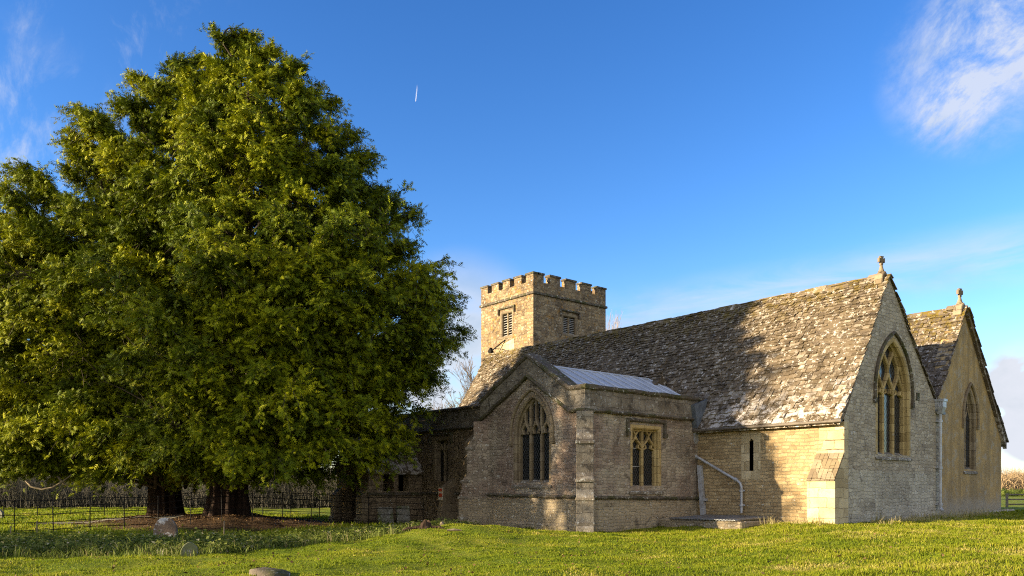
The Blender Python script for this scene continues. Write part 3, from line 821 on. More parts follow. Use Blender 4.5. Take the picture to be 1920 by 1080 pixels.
mb.tube([(h0.x - 0.16, yp + 0.02, h0.z + 0.62), (h0.x - 0.10, yp, h0.z + 0.45), (h0.x, yp, h0.z + 0.34)], 0.055, 8)
mb.tube([(h0.x, yp, h0.z - 0.1), (a1.x, yp, a1.z), (a1.x + 0.06, yp, a1.z - 0.10), (a2.x - 0.05, yp, a2.z + 0.03), (a2.x + 0.07, yp, a2.z - 0.06), (a3.x, yp, a2.z - 0.22), (a3.x, yp, a3.z)], 0.052, 10)
for (q, dz) in ((a2.z - 0.30, 0), (a3.z + 0.35, 0)):
    mb.tube([(a3.x, yp, q), (a3.x, yp, q - 0.09)], 0.075, 10); mb.box(a3.x - 0.12, a3.x + 0.12, yp + 0.02, yp + 0.06, q - 0.07, q - 0.02)
mb.tube([(a1.x + 0.10, yp, a1.z - 0.13), (a1.x + 0.19, yp, a1.z - 0.185)], 0.072, 10)
mb.tube([(a2.x - 0.16, yp, a2.z + 0.1), (a2.x - 0.07, yp, a2.z + 0.045)], 0.072, 10)
dp = mb.build('downpipe', M['pipe'], church, smooth_=False)
mb = MB(); hopper(mb, h0.x, yp, h0.z - 0.02, 1.0); mb.build('rain_hopper', M['pipe'], dp)
xq = XG + 0.14; q0 = on_x(1763, 768, xq); q1 = on_x(1763, 958, xq)
mb = MB(); mb.tube([(xq, q0.y, q0.z - 0.1), (xq, q0.y, q1.z + 0.22), (xq + 0.02, q0.y, q1.z + 0.08), (xq + 0.12, q0.y - 0.05, q1.z)], 0.062, 10)
for zc in (q0.z - 0.42, (q0.z + q1.z) / 2 - 0.25, q1.z + 0.32):
    mb.tube([(xq, q0.y, zc), (xq, q0.y, zc - 0.1)], 0.09, 10); mb.box(xq - 0.14, xq - 0.04, q0.y - 0.14, q0.y + 0.14, zc - 0.08, zc - 0.03)
dp = mb.build('downpipe', M['pipe'], church)
mb = MB(); hopper(mb, xq, q0.y, q0.z, 1.25); mb.build('rain_hopper', M['pipe'], dp)
# grey cable casing standing in the corner by the transept
t0, t1 = on_y(1310, 872, YS - 0.12), on_y(1318, 968, YS - 0.12)
mb = MB(); mb.prism([(t0.x - 0.06, YS - 0.16, t0.z), (t0.x + 0.13, YS - 0.16, t0.z - 0.03), (t1.x + 0.10, YS - 0.16, t1.z), (t1.x - 0.10, YS - 0.16, t1.z)], (0, 0.13, 0))
mb.box(t1.x - 0.14, t1.x + 0.16, YS - 0.175, YS - 0.02, t1.z + 0.62, t1.z + 0.72)
mb.build('cable_casing', M['pipe'], church)
# --- kerb along the foot of the gables
mb = MB(); rg = random.Random(9); y = 31.2
while y < 42.0:
    w_ = rg.uniform(0.7, 1.2); mb.box(XG - 0.02, XG + 0.36 + rg.uniform(-.03, .03), y, min(y + w_, 42.3) - 0.02, 0.1, 0.50 + 0.10 * (y - 31) / 11 + rg.uniform(-.02, .02)); y += w_
mb.build('kerb_stones', M['gable'], church, bevel=0.02)

# --- transept
wS = on_y(969, 906, YT); wR = on_y(1030.6, 906, YT)
wc = (wS.x + wR.x) / 2; wwid = (wR.x - wS.x)
za = on_y(997, 744, YT).z; zs = on_y(999, 812, YT).z
twin = (wc - 0.06, wwid + 0.16, wS.z + 0.02, zs, za + 0.06)
ZP0, ZP1 = 4.36, 5.14            # foot and top of the level parapet
XA, ZA0, ZA1 = -22.98, 5.86, 6.60   # parapet foot and top at the gable
mb = MB()
mb.slab(frY(YT), [(XT0, -0.3), (XT1, -0.3), (XT1, ZP0), (-20.72, ZP0), (XA, ZA0), (XT0, ZP0 + 0.02)], [arch(*twin)], 0.0, -0.7)
mb.build('transept_gable', M['trans'], church)
window(frY(YT), *twin, 3, 'panel', frame_m='ashlar_grey', fw=0.20, depth=0.36, hood_m='ashlar_grey')
eL, eR = on_x(1184, 911, XT1), on_x(1238, 911, XT1)
ez0, ez1 = eL.z, on_x(1184, 801, XT1).z + 0.05
ehole = [(eL.y, ez0), (eR.y, ez0), (eR.y, ez1), (eL.y, ez1)]
mb = MB(); mb.slab(frX(XT1), [(YT + 0.7, -0.3), (YS + 0.3, -0.3), (YS + 0.3, ZP0), (YT + 0.7, ZP0)], [ehole], 0.0, -0.7)
mb.build('transept_side_wall', M['transE'], church)
mb = MB(); mb.box(XT0, XT0 + 0.7, YT + 0.7, YS, -0.3, ZP0); mb.build('transept_side_wall', M['trans'], church)
# square-headed two-light window
fr = frX(XT1); ec = (eL.y + eR.y) / 2; ew = eR.y - eL.y
fm = MB(); fm.strip(fr, [(eL.y, ez0), (eL.y, ez1), (eR.y, ez1), (eR.y, ez0)], 0.20, -0.4, 0.006, 0.05)
fo = fm.build('square_window', M['ashlar'], church)
iw = ew - 0.14; zt = ez1 - 0.85; tr = MB()
tr.strip(fr, [(ec - iw / 2 + 0.02, ez0), (ec - iw / 2 + 0.02, ez1 - 0.12), (ec + iw / 2 - 0.02, ez1 - 0.12), (ec + iw / 2 - 0.02, ez0)], 0.11, -0.34, -0.12, 0.05)
tr.strip(fr, [(ec, ez0), (ec, ez1 - 0.12)], 0.12, -0.33, -0.15, 0.04)
for k in (-1, 1):
    xc = ec + k * iw / 4
    for sg in (-1, 1):
        tr.strip(fr, ogee(xc + sg * iw / 4, xc, zt, zt + 0.52), 0.09, -0.32, -0.16, 0.03)
        tr.strip(fr, ogee(xc, xc + sg * iw / 8, zt + 0.5, zt + 0.78, 5), 0.06, -0.32, -0.16, 0.02)
        tr.strip(fr, [(xc + sg * iw * 0.21, zt), (xc + sg * iw * 0.10, zt + 0.06), (xc + sg * iw * 0.12, zt + 0.17)], 0.06, -0.32, -0.18, 0.02)
tr.build('tracery', M['ashlar'], fo)
gl = MB(); gl.box(XT1 - 0.33, XT1 - 0.30, eL.y, eR.y, ez0 - 0.02, ez1); gl.build('leaded_glass', M['glass'], fo)
for zb in (ez0 + 0.72, zt + 0.02):
    gb = MB(); gb.box(XT1 - 0.30, XT1 - 0.275, eL.y + 0.15, ec - 0.05, zb, zb + 0.03); gb.build('glazing_bar', M['louvre'], fo)
hm = MB(); hy0, hy1 = eL.y - 0.24, eR.y + 0.24
hm.strip(fr, [(hy0, ez1 - 0.22), (hy0, ez1 + 0.22), (hy1, ez1 + 0.22), (hy1, ez1 - 0.22)], 0.12, -0.02, 0.11, 0.04)
for y in (hy0, hy1): hm.box(XT1 - 0.02, XT1 + 0.12, y - 0.09, y + 0.09, ez1 - 0.38, ez1 - 0.22)
hm.build('hood_mould', M['coping'], fo)
sm = MB(); sm.prism([(XT1 + 0.07, eL.y - 0.15, ez0 - 0.32), (XT1 + 0.07, eL.y - 0.15, ez0 - 0.24), (XT1 - 0.34, eL.y - 0.15, ez0 + 0.06), (XT1 - 0.34, eL.y - 0.15, ez0 - 0.32)], (0, ew + 0.3, 0))
sm.build('sill', M['sill'], fo)
# transept parapet: south gable band and east band, with mossy copings and string courses
PT = 0.07
mb = MB(); fr = frY(YT)
mb.slab(fr, [(XT0 - PT, ZP0 + 0.02), (XT0 - PT, ZP1 - 0.06), (XA, ZA1), (-20.72, ZP1), (XT1 + PT, ZP1), (XT1 + PT, ZP0), (-20.72, ZP0), (XA, ZA0)], [], PT, -0.42)
mb.box(XT1 - 0.40, XT1 + PT, YT + 0.42, YS + 0.2, ZP0, ZP1)
mb.box(XT0 - PT, XT0 + 0.4, YT + 0.42, YS + 0.2, ZP0, ZP1)
par = mb.build('transept_parapet', M['parapet'], church)
def rough_strip(mb_, fr_, pts, w_, d0, d1, seed, seg=0.35):
    rgx = random.Random(seed); out_ = []
    for a, b in zip(pts[:-1], pts[1:]):
        n_ = max(1, int(math.hypot(b[0] - a[0], b[1] - a[1]) / seg))
        for k in range(n_): out_.append((a[0] + (b[0] - a[0]) * k / n_ + rgx.uniform(-.01, .01), a[1] + (b[1] - a[1]) * k / n_ + rgx.uniform(-.018, .018)))
    out_.append(pts[-1]); mb_.strip(fr_, out_, w_, d0, d1, 0.05)
mb = MB()
rough_strip(mb, fr, [(XT0 - PT - 0.02, ZP1 - 0.02), (XA, ZA1 + 0.07), (-20.72, ZP1 + 0.06), (XT1 + PT + 0.1, ZP1 + 0.05)], 0.17, -0.5, 0.16, 1)
rough_strip(mb, frX(XT1), [(YT - PT + 0.02, ZP1 + 0.05), (YS + 0.2, ZP1 + 0.05)], 0.17, -0.48, 0.165, 2)
mb.build('coping', M['coping'], par)
mb = MB()
rough_strip(mb, fr, [(XT0 - PT, ZP0 + 0.02), (XA, ZA0 + 0.02), (-20.72, ZP0), (XT1 + 0.12, ZP0)], 0.12, -0.1, 0.17, 3)
rough_strip(mb, frX(XT1), [(YT - 0.10, ZP0), (YS - 0.05, ZP0)], 0.12, -0.1, 0.172, 4)
mb.build('string_course', M['coping'], par)
mb = MB()
rough_strip(mb, fr, [(XT0 + 0.1, 1.33), (XT1 + 0.02, 1.27)], 0.13, -0.1, 0.12, 5)
rough_strip(mb, frX(XT1), [(YT - 0.05, 1.26), (YS - 0.02, 1.18)], 0.13, -0.1, 0.122, 6)
mb.build('string_course', M['coping'], church)
mb = MB(); rough_strip(mb, fr, [(XT0, 0.10), (XT1, 0.12)], 0.34, -0.1, 0.10, 7); mb.build('plinth', M['trans'], church)
# lead roof with rolls
zr_, zl_ = 6.34, 5.02; yk = 28.2
mb = MB()
mb.prism([(XT1 - 0.36, YT + 0.3, zl_), (XA, YT + 0.3, zr_), (XT0 + 0.3, YT + 0.3, zl_), (XT0 + 0.3, YT + 0.3, zl_ - 0.2), (XT1 - 0.36, YT + 0.3, zl_ - 0.2)], (0, yk - YT, 0))
lr = mb.build('lead_roof', M['lead'], church)
mb = MB(); y = YT + 0.75
while y < yk:
    mb.tube([(XT1 - 0.36, y, zl_ + 0.02), (XA, y, zr_ + 0.02)], 0.052, 6)
    mb.tube([(XT0 + 0.3, y, zl_ + 0.02), (XA, y, zr_ + 0.02)], 0.052, 6); y += 0.62
mb.tube([(XA, YT + 0.3, zr_ + 0.02), (XA, yk, zr_ + 0.02)], 0.05, 6)
mb.build('lead_roll', M['lead'], lr)
# little slated saddle where the lead roof meets the nave slope
mb = MB(); s0, s1 = on_y(1093, 692, 27.2), on_y(1138, 694, 27.9)
xs, xe = -23.9, -22.4; yy, zz_ = 27.55, 6.55
mb.prism([(xs, yy - 0.42, zz_ - 0.55), (xs, yy, zz_), (xs, yy + 0.42, zz_ - 0.4)], (xe - xs, 0, 0), 0.2)
slates(mb, xs - 0.03, xe + 0.03, yy - 0.46, zz_ - 0.56, yy, zz_ + 0.02, 31, sag=0.01, exp0=0.16, exp1=0.14)
mb.build('roof_saddle', M['slate'], church, normals=False)
# flashing and lead apron at the corner with the chancel
f0 = on_x(1308, 745, XT1 + 0.1)
mb = MB(); mb.prism([(XT1 + 0.02, YS - 0.55, 4.92), (XT1 + 0.02, YS + 0.3, 5.2), (XT1 + 0.02, YS - 0.1, 3.86), (XT1 + 0.02, YS - 0.32, 3.86)], (0.24, 0, 0))
mb.build('lead_apron', M['lead_dark'], church)
# diagonal corner buttresses
def diag_buttress(name, cx, cy, ang, mat, w_=0.58, stages=((0.0, 0.95), (1.28, 0.82), (1.9, 0.62), (2.9, 0.60), (3.75, 0.34), (4.3, 0.30))):
    """stepped buttress projecting from (cx, cy) along angle ang; stages are (height, projection)"""
    dx, dy = math.cos(ang), math.sin(ang); px, py = -dy, dx
    prof = [(-0.5, -0.3), (stages[0][1] + 0.1, -0.3), (stages[0][1] + 0.1, 0.24), (stages[0][1], 0.34)]
    prof += [(stages[0][1], stages[1][0] - 0.02), (stages[1][1], stages[1][0] + 0.26), (stages[1][1], stages[2][0]), (stages[2][1], stages[2][0] + 0.24),
             (stages[2][1], stages[4][0] - 0.5), (stages[4][1], stages[4][0] - 0.08), (stages[4][1], stages[5][0]), (-0.5, stages[5][0])]
    mb_ = MB(); P3 = [(cx + dx * a - px * w_ / 2, cy + dy * a - py * w_ / 2, z) for a, z in prof]
    mb_.prism(P3, (px * w_, py * w_, 0))
    o_ = mb_.build(name, mat, church, bevel=0.015)
    for (a, z0, z1) in ((stages[0][1] + 0.02, 0.30, 0.44), (stages[2][1] + 0.05, stages[4][0] - 0.62, stages[4][0] - 0.50), (stages[1][1] + 0.05, stages[2][0] - 0.1, stages[2][0] + 0.02), (stages[0][1] + 0.02, stages[1][0] - 0.12, stages[1][0])):
        q = Vector((cx - px * (w_ / 2 + 0.03) + dx * (a - 0.4), cy - py * (w_ / 2 + 0.03) + dy * (a - 0.4), z0))
        mc = MB(); mc.obox(q, (px * (w_ + 0.06), py * (w_ + 0.06), 0), (dx * 0.42, dy * 0.42, 0), (0, 0, z1 - z0))
        mc.build('weathering', M['sill'], o_, bevel=0.02)
    return o_
diag_buttress('corner_buttress', XT1, YT, R(-45), M['parapet'], 0.60)
diag_buttress('corner_buttress', XT0, YT, R(225), M['trans'], 0.62)

# --- south aisle, west of the transept
YA = 21.05; ZPa0, ZPa1 = 4.22, 5.02
aw = (-29.75, 1.05, 1.95, 3.4, 3.9)
ah = [(-30.35, 1.9), (-29.15, 1.9), (-29.15, 3.85), (-30.35, 3.85)]
mb = MB(); mb.slab(frY(YA), [(XW, -0.3), (XT0 + 0.2, -0.3), (XT0 + 0.2, ZPa0), (XW, ZPa0)], [ah], 0.0, -0.6)
mb.box(XW, XW + 0.6, YA + 0.6, YS, -0.3, ZPa0)
mb.build('aisle_wall', M['aisle'], church)
fr = frY(YA); fm = MB(); fm.strip(fr, [ah[0], ah[3], ah[2], ah[1]], 0.24, -0.36, 0.006, 0.05)
fo = fm.build('square_window', M['ashlar_grey'], church)
tr = MB(); tr.strip(fr, [(-29.75, 1.9), (-29.75, 3.85)], 0.12, -0.32, -0.14, 0.04)
for k in (-1, 1):
    for sg in (-1, 1): tr.strip(fr, ogee(-29.75 + k * 0.27 + sg * 0.26, -29.75 + k * 0.27, 3.1, 3.6), 0.08, -0.3, -0.16, 0.03)
tr.build('tracery', M['ashlar_grey'], fo)
gl = MB(); gl.box(-30.4, -29.1, YA + 0.30, YA + 0.33, 1.85, 3.9); gl.build('leaded_glass', M['glass'], fo)
hm = MB(); hm.strip(fr, [(-30.58, 3.6), (-30.58, 4.02), (-28.92, 4.02), (-28.92, 3.6)], 0.11, -0.02, 0.10, 0.04); hm.build('hood_mould', M['coping'], fo)
mb = MB(); mb.box(XW, XT0 + 0.1, YA - 0.05, YA + 0.4, ZPa0, ZPa1)
ap = mb.build('aisle_parapet', M['parapet'], church)
mb = MB(); rough_strip(mb, fr, [(XW - 0.1, ZPa1 + 0.05), (XT0 + 0.05, ZPa1 + 0.05)], 0.15, -0.46, 0.14, 8); mb.build('coping', M['coping'], ap)
mb = MB(); rough_strip(mb, fr, [(XW - 0.1, ZPa0), (XT0 + 0.05, ZPa0)], 0.12, -0.1, 0.15, 9); mb.build('string_course', M['coping'], ap)
mb = MB(); mb.box(XW, XT0, YA + 0.4, YS + 0.6, 4.5, 4.62); mb.build('aisle_roof', M['lead'], church)
mb = MB(); rough_strip(mb, fr, [(-31.3, 1.36), (XT0 + 0.05, 1.36)], 0.13, -0.1, 0.13, 10); mb.build('string_course', M['coping'], church)
def pier(x0, x1, y0, z1, name='buttress'):
    mb_ = MB()
    mb_.prism([(x0, y0 - 0.14, -0.3), (x0, y0 - 0.14, 0.18), (x0, y0, 0.3), (x0, y0, 0.72), (x0, y0 + 0.08, 0.85), (x0, y0 + 0.08, z1 - 0.35), (x0, YA + 0.1, z1 + 0.15), (x0, YA + 0.1, -0.3)], (x1 - x0, 0, 0))
    return mb_.build(name, M['ashlar_grey'], church, bevel=0.015)
b1 = pier(-28.95, -28.60, 20.25, 1.95)
mb = MB(); mb.box(-28.93, -28.62, 20.305, 20.335, 1.08, 1.62)
nb = mb.build('notice', M['notice_white'], b1)
mb = MB(); mb.box(-28.90, -28.66, 20.292, 20.304, 1.45, 1.58); mb.box(-28.88, -28.64, 20.292, 20.304, 1.20, 1.36); mb.build('red_panel', M['notice_red'], nb)
pier(-27.35, -26.95, 20.45, 3.9)

# --- south porch
XP1, XP0, YP, ZPe, ZPr = -31.3, -34.2, 18.2, 2.48, 4.25
mb = MB(); po = [[(18.95, 1.45), (19.5, 1.45), (19.5, 2.25), (18.95, 2.25)], [(19.75, 1.45), (20.3, 1.45), (20.3, 2.25), (19.75, 2.25)]]
mb.slab(frX(XP1), [(YP, -0.3), (YA, -0.3), (YA, ZPe), (YP, ZPe)], po, 0.0, -0.45)
mb.box(XP0, XP0 + 0.45, YP, YA, -0.3, ZPe)
xm = (XP0 + XP1) / 2; door = arch(xm, 1.5, -0.3, 1.5, 2.45)
mb.slab(frY(YP), [(XP0 + 0.45, -0.3)] + door[0:0] + [(XP1 - 0.45, -0.3), (XP1 - 0.45, ZPe), (XP1, ZPe), (xm, ZPr - 0.08), (XP0, ZPe), (XP0 + 0.45, ZPe)],
        [[(a, max(b, -0.28)) for a, b in door]], 0.0, -0.42)
porch = mb.build('porch', M['aisle'], church)
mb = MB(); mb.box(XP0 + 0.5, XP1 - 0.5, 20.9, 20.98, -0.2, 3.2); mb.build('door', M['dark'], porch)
mb = MB(); mb.box(XP1 - 0.02, XP1 + 0.13, YP - 0.1, YA, 1.28, 1.40); mb.build('string_course', M['coping'], porch)
mb = MB()
for (xa, xb) in ((XP1 + 0.18, xm), (XP0 - 0.18, xm)):
    p = [(xa, YP - 0.15, ZPe - 0.14), (xb, YP - 0.15, ZPr), (xb, YP - 0.15, ZPr - 0.12), (xa, YP - 0.15, ZPe - 0.26)]
    mb.prism(p, (0, YA - YP + 0.15, 0), 0.3)
mb.build('porch_roof', M['slate'], porch)
for (x0, x1) in ((XP1 - 0.52, XP1 + 0.02), (XP0 - 0.02, XP0 + 0.42)):
    mb = MB()
    mb.prism([(x0, YP - 0.45, -0.3), (x0, YP - 0.45, 0.2), (x0, YP - 0.35, 0.32), (x0, YP - 0.35, 1.25), (x0, YP + 0.02, 1.6), (x0, YP + 0.02, -0.3)], (x1 - x0, 0, 0))
    mb.build('porch_buttress', M['ashlar_grey'], porch, bevel=0.02)

# --- tower
TX1, TX0, TY0, TY1 = -35.5, -40.5, 31.76, 38.0
TZs, TZe, TZm = 13.14, 13.90, 14.34
def wall_hole(u0, u1, v0, v1, face):
    if face == 'S': a, b = on_y(u0, v0, TY0), on_y(u1, v1, TY0); return (a.x, b.x, b.z, a.z)
    a, b = on_x(u0, v0, TX1), on_x(u1, v1, TX1); return (a.y, b.y, b.z, a.z)
sA = wall_hole(939.5, 961, 587, 630, 'S'); eA = wall_hole(1055, 1081, 589, 631, 'E')
mb = MB()
rect = lambda q: [(q[0], q[2]), (q[1], q[2]), (q[1], q[3]), (q[0], q[3])]
mb.slab(frY(TY0), [(TX0, 0), (TX1, 0), (TX1, TZs), (TX0, TZs)], [rect(sA)], 0.0, -0.7)
mb.slab(frX(TX1), [(TY0 + 0.7, 0), (TY1, 0), (TY1, TZs), (TY0 + 0.7, TZs)], [rect(eA)], 0.0, -0.7)
mb.box(TX0, TX0 + 0.7, TY0 + 0.7, TY1, 0, TZs); mb.box(TX0 + 0.7, TX1 - 0.7, TY1 - 0.7, TY1, 0, TZs)
tower = mb.build('tower', M['tower'], church)
mb = MB(); t_ = 0.38
mb.box(TX0, TX1, TY0, TY0 + t_, TZs, TZe); mb.box(TX0, TX1, TY1 - t_, TY1, TZs, TZe)
mb.box(TX0, TX0 + t_, TY0 + t_, TY1 - t_, TZs, TZe); mb.box(TX1 - t_, TX1, TY0 + t_, TY1 - t_, TZs, TZe)
mb.box(TX0 + t_, TX1 - t_, TY0 + t_, TY1 - t_, TZs - 0.1, TZs + 0.05)
mb.build('tower_parapet', M['tower'], tower)
def merlon_run(a0, a1, n=5, mw=0.62):
    gap = ((a1 - a0) - n * mw) / (n - 1); return [(a0 + k * (mw + gap), a0 + k * (mw + gap) + mw) for k in range(n)]
rS = merlon_run(TX0, TX1, 5, 0.66); rE = merlon_run(TY0, TY1, 5, 0.84)
mlist = []
for side in (0, 1):
    ys = (TY0, TY0 + t_) if side == 0 else (TY1 - t_, TY1)
    for i, (a, b) in enumerate(rS): mlist.append((a, b, ys[0], ys[1]))
    xs_ = (TX1 - t_, TX1) if side == 0 else (TX0, TX0 + t_)
    for i, (a, b) in enumerate(rE):
        a2, b2 = (a + t_, b) if i == 0 else ((a, b - t_) if i == 4 else (a, b))
        mlist.append((xs_[0], xs_[1], a2, b2))
rg = random.Random(4)
for q in mlist:
    dz = rg.uniform(-0.02, 0.02)
    m1 = MB(); m1.box(*q, TZe, TZm + dz); mo = m1.build('merlon', M['tower'], tower)
    m2 = MB(); m2.box(q[0] - 0.05, q[1] + 0.05, q[2] - 0.05, q[3] + 0.05, TZm + dz, TZm + dz + 0.11)
    # coping belongs to the same merlon mesh (third level is the limit)
    mo.data.materials.append(M['coping'])
    bmx = bmesh.new(); bmx.from_mesh(mo.data); org = world_loc(tower)
    vv = [bmx.verts.new(Vector(p) - org) for p in m2.v]
    for f in m2.f:
        ff = bmx.faces.new([vv[i] for i in f]); ff.material_index = 1
    bmesh.ops.recalc_face_normals(bmx, faces=bmx.faces); bmx.to_mesh(mo.data); bmx.free()
mb = MB()
for (z_, e_, h_) in ((TZs - 0.02, 0.10, 0.15),):
    mb.box(TX0 - e_, TX1 + e_, TY0 - e_, TY0 + 0.01, z_, z_ + h_); mb.box(TX1 - 0.01, TX1 + e_, TY0 + 0.01, TY1 + e_, z_, z_ + h_)
    mb.box(TX0 - e_, TX0 + 0.01, TY0 + 0.01, TY1 + e_, z_, z_ + h_); mb.box(TX0 + 0.01, TX1 - 0.01, TY1 - 0.01, TY1 + e_, z_, z_ + h_)
mb.build('string_course', M['coping'], tower, bevel=0.03)
def louvre_window(fr_, q):
    y0, y1, z0, z1 = q; c = (y0 + y1) / 2
    fm_ = MB(); fm_.strip(fr_, [(y0, z0), (y1, z0), (y1, z1), (y0, z1)], 0.20, -0.42, 0.012, 0.05, closed=True)
    fm_.strip(fr_, [(c, z0), (c, z1)], 0.14, -0.40, -0.06, 0.04)
    fo_ = fm_.build('louvred_window', M['ashlar_grey'], church)
    lm = MB(); n_ = 9
    for (a, b) in ((y0 + 0.09, c - 0.06), (c + 0.06, y1 - 0.09)):
        for k in range(n_):
            z = z0 + 0.12 + (z1 - z0 - 0.22) * k / n_
            p0 = fr_(a, z, -0.12); p1 = fr_(b, z, -0.12); p2 = fr_(a, z + 0.10, -0.32); th = Vector((0, 0, 0.025))
            lm.obox(p0, p1 - p0, p2 - p0, th)
    lm.build('louvre', M['louvre'], fo_)
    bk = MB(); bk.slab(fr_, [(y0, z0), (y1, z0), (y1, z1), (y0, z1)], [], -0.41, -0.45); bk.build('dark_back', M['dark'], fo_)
    hm_ = MB(); hm_.strip(fr_, [(y0 - 0.20, z1 - 0.12), (y0 - 0.20, z1 + 0.24), (y1 + 0.20, z1 + 0.24), (y1 + 0.20, z1 - 0.12)], 0.11, -0.02, 0.12, 0.03)
    hm_.build('hood_mould', M['coping'], fo_)
louvre_window(frY(TY0), sA); louvre_window(frX(TX1), eA)
# sundial: pale panel, rod and stay, and the dark lozenge beside it
d0, d1 = on_y(934, 664, TY0), on_y(962, 632, TY0)
mb = MB(); mb.slab(frY(TY0), [(d0.x, d0.z), (d1.x + 0.15, d0.z + 0.1), (d1.x + 0.1, d1.z - 0.08), (d0.x + 0.25, d1.z - 0.35)], [], 0.018, -0.05)
sd = mb.build('sundial', M['ashlar_side'], church)
g0, g1 = on_y(932, 659, TY0), on_y(947.5, 637.5, TY0); g2 = on_y(950, 657, TY0)
mb = MB(); mb.tube([g0 + Vector((0, -0.42, 0)), g1 + Vector((0, -0.02, 0))], 0.035, 6)
mb.tube([g0 + Vector((0.16, -0.36, 0.12)), g2 + Vector((-0.25, -0.12, 0.10)), g2 + Vector((0, 0.0, -0.05))], 0.022, 6)
mb.build('gnomon', M['iron'], sd)
l0 = on_y(921.5, 660, TY0)
mb = MB(); mb.slab(frY(TY0), [(l0.x - 0.17, l0.z + 0.06), (l0.x - 0.02, l0.z - 0.26), (l0.x + 0.17, l0.z + 0.0), (l0.x + 0.03, l0.z + 0.26)], [], 0.16, -0.02)
mb.build('iron_lozenge', M['iron'], church)

# ------------------------------------------------------------------ small things in the churchyard
def headstone(name, label, cat, u, d, w_, h_, pts, mat, face, lean=0.0, thick=0.10, group=None, sink=0.0):
    x, y = ground_pt(u, d)
    mb_ = MB(); n_ = len(pts)
    P = [Vector((a * w_ / 2, -thick / 2, b * h_)) for a, b in pts]
    mb_.prism(P, (0, thick, 0))
    o_ = mb_.build(name, mat, loc=(0, 0, 0), bevel=0.012)
    o_.location = (x, y, gzf(x, y) - 0.03 - sink); o_.rotation_euler = (lean, 0, face)
    tag(o_, label, cat, group); return o_
round_top = [(-1, -0.15), (1, -0.15), (1, 0.5)] + [(math.cos(t) * (1 if abs(math.cos(t)) < 1 else 1), 0.5 + 0.5 * math.sin(t) ** 1.0) for t in np.linspace(0.18, math.pi - 0.18, 14)] + [(-1, 0.5)]
round_top = [(-0.98, -0.15), (0.98, -0.15), (1, 0.45), (0.97, 0.60), (0.88, 0.73), (0.72, 0.85), (0.5, 0.94), (0.25, 0.985), (0, 1.0), (-0.25, 0.985), (-0.5, 0.94), (-0.72, 0.85), (-0.88, 0.73), (-0.97, 0.60), (-1, 0.45)]
point_top = [(-0.96, -0.2), (0.96, -0.2), (1, 0.42), (0.96, 0.58), (0.80, 0.74), (0.5, 0.89), (0.2, 0.97), (0, 1.0), (-0.22, 0.96), (-0.5, 0.86), (-0.78, 0.70), (-0.95, 0.52), (-1, 0.40)]
headstone('gravestone', 'broad round-topped gravestone blotched with pale lichen among the nettles', 'gravestone', 310, 22.8, 0.66, 0.72, round_top, M['grave'], R(48), R(-3), 0.12, 'gravestones in the churchyard')
headstone('gravestone', 'small low pointed grey gravestone at the edge of the mown lawn', 'gravestone', 355, 18.9, 0.38, 0.37, point_top, M['grave_grey'], R(66), R(-4), 0.13, 'gravestones in the churchyard')
headstone('gravestone', 'pale gravestone beyond the railing at the very left edge of the view', 'gravestone', -6, 41.0, 0.75, 0.55, point_top, M['grave_grey'], R(40), 0, 0.14, 'gravestones in the churchyard')
sq = [(-1, -0.1), (1, -0.1), (1, 0.92), (0.9, 1.0), (-0.92, 0.98), (-1, 0.9)]
headstone('gravestone', 'square stone slab propped against the porch wall, the left of the pair', 'gravestone', 724, 35.1, 0.72, 0.82, sq, M['grave_grey'], R(84), R(-9), 0.10, 'gravestones in the churchyard')
headstone('gravestone', 'square stone slab propped against the porch wall, the right of the pair', 'gravestone', 757, 35.3, 0.66, 0.84, sq, M['grave_grey'], R(86), R(-8), 0.10, 'gravestones in the churchyard')
# flat grave slab lying in the lawn
x, y = ground_pt(505, 14.75); rg = random.Random(2)
mb = MB(); nb_ = 15; P = []
for i in range(nb_):
    t = 2 * math.pi * i / nb_; c_, s_ = math.cos(t), math.sin(t)
    rr = (abs(c_) ** 4 + abs(s_) ** 4) ** (-0.25)
    P.append((0.36 * rr * c_ * rg.uniform(0.92, 1.08), 0.26 * rr * s_ * rg.uniform(0.9, 1.1)))
vs = [(a, b, -0.1) for a, b in P] + [(a * 0.97, b * 0.95, 0.085 + rg.uniform(-.015, .015)) for a, b in P] + [(a * 0.6, b * 0.6, 0.125 + rg.uniform(-.015, .015)) for a, b in P] + [(0, 0, 0.135)]
fs = [(i, (i + 1) % nb_, (i + 1) % nb_ + nb_, i + nb_) for i in range(nb_)] + [(i + nb_, (i + 1) % nb_ + nb_, (i + 1) % nb_ + 2 * nb_, i + 2 * nb_) for i in range(nb_)] + [(i + 2 * nb_, (i + 1) % nb_ + 2 * nb_, 3 * nb_) for i in range(nb_)]
mb.add(vs, fs); o = mb.build('grave_slab', M['coping'], loc=(0, 0, 0), smooth_=True)
o.location = (x, y, gzf(x, y) - 0.0); o.rotation_euler = (R(3), R(5), R(28))
tag(o, 'rough grey stone slab lying flat in the foreground lawn', 'grave slab')
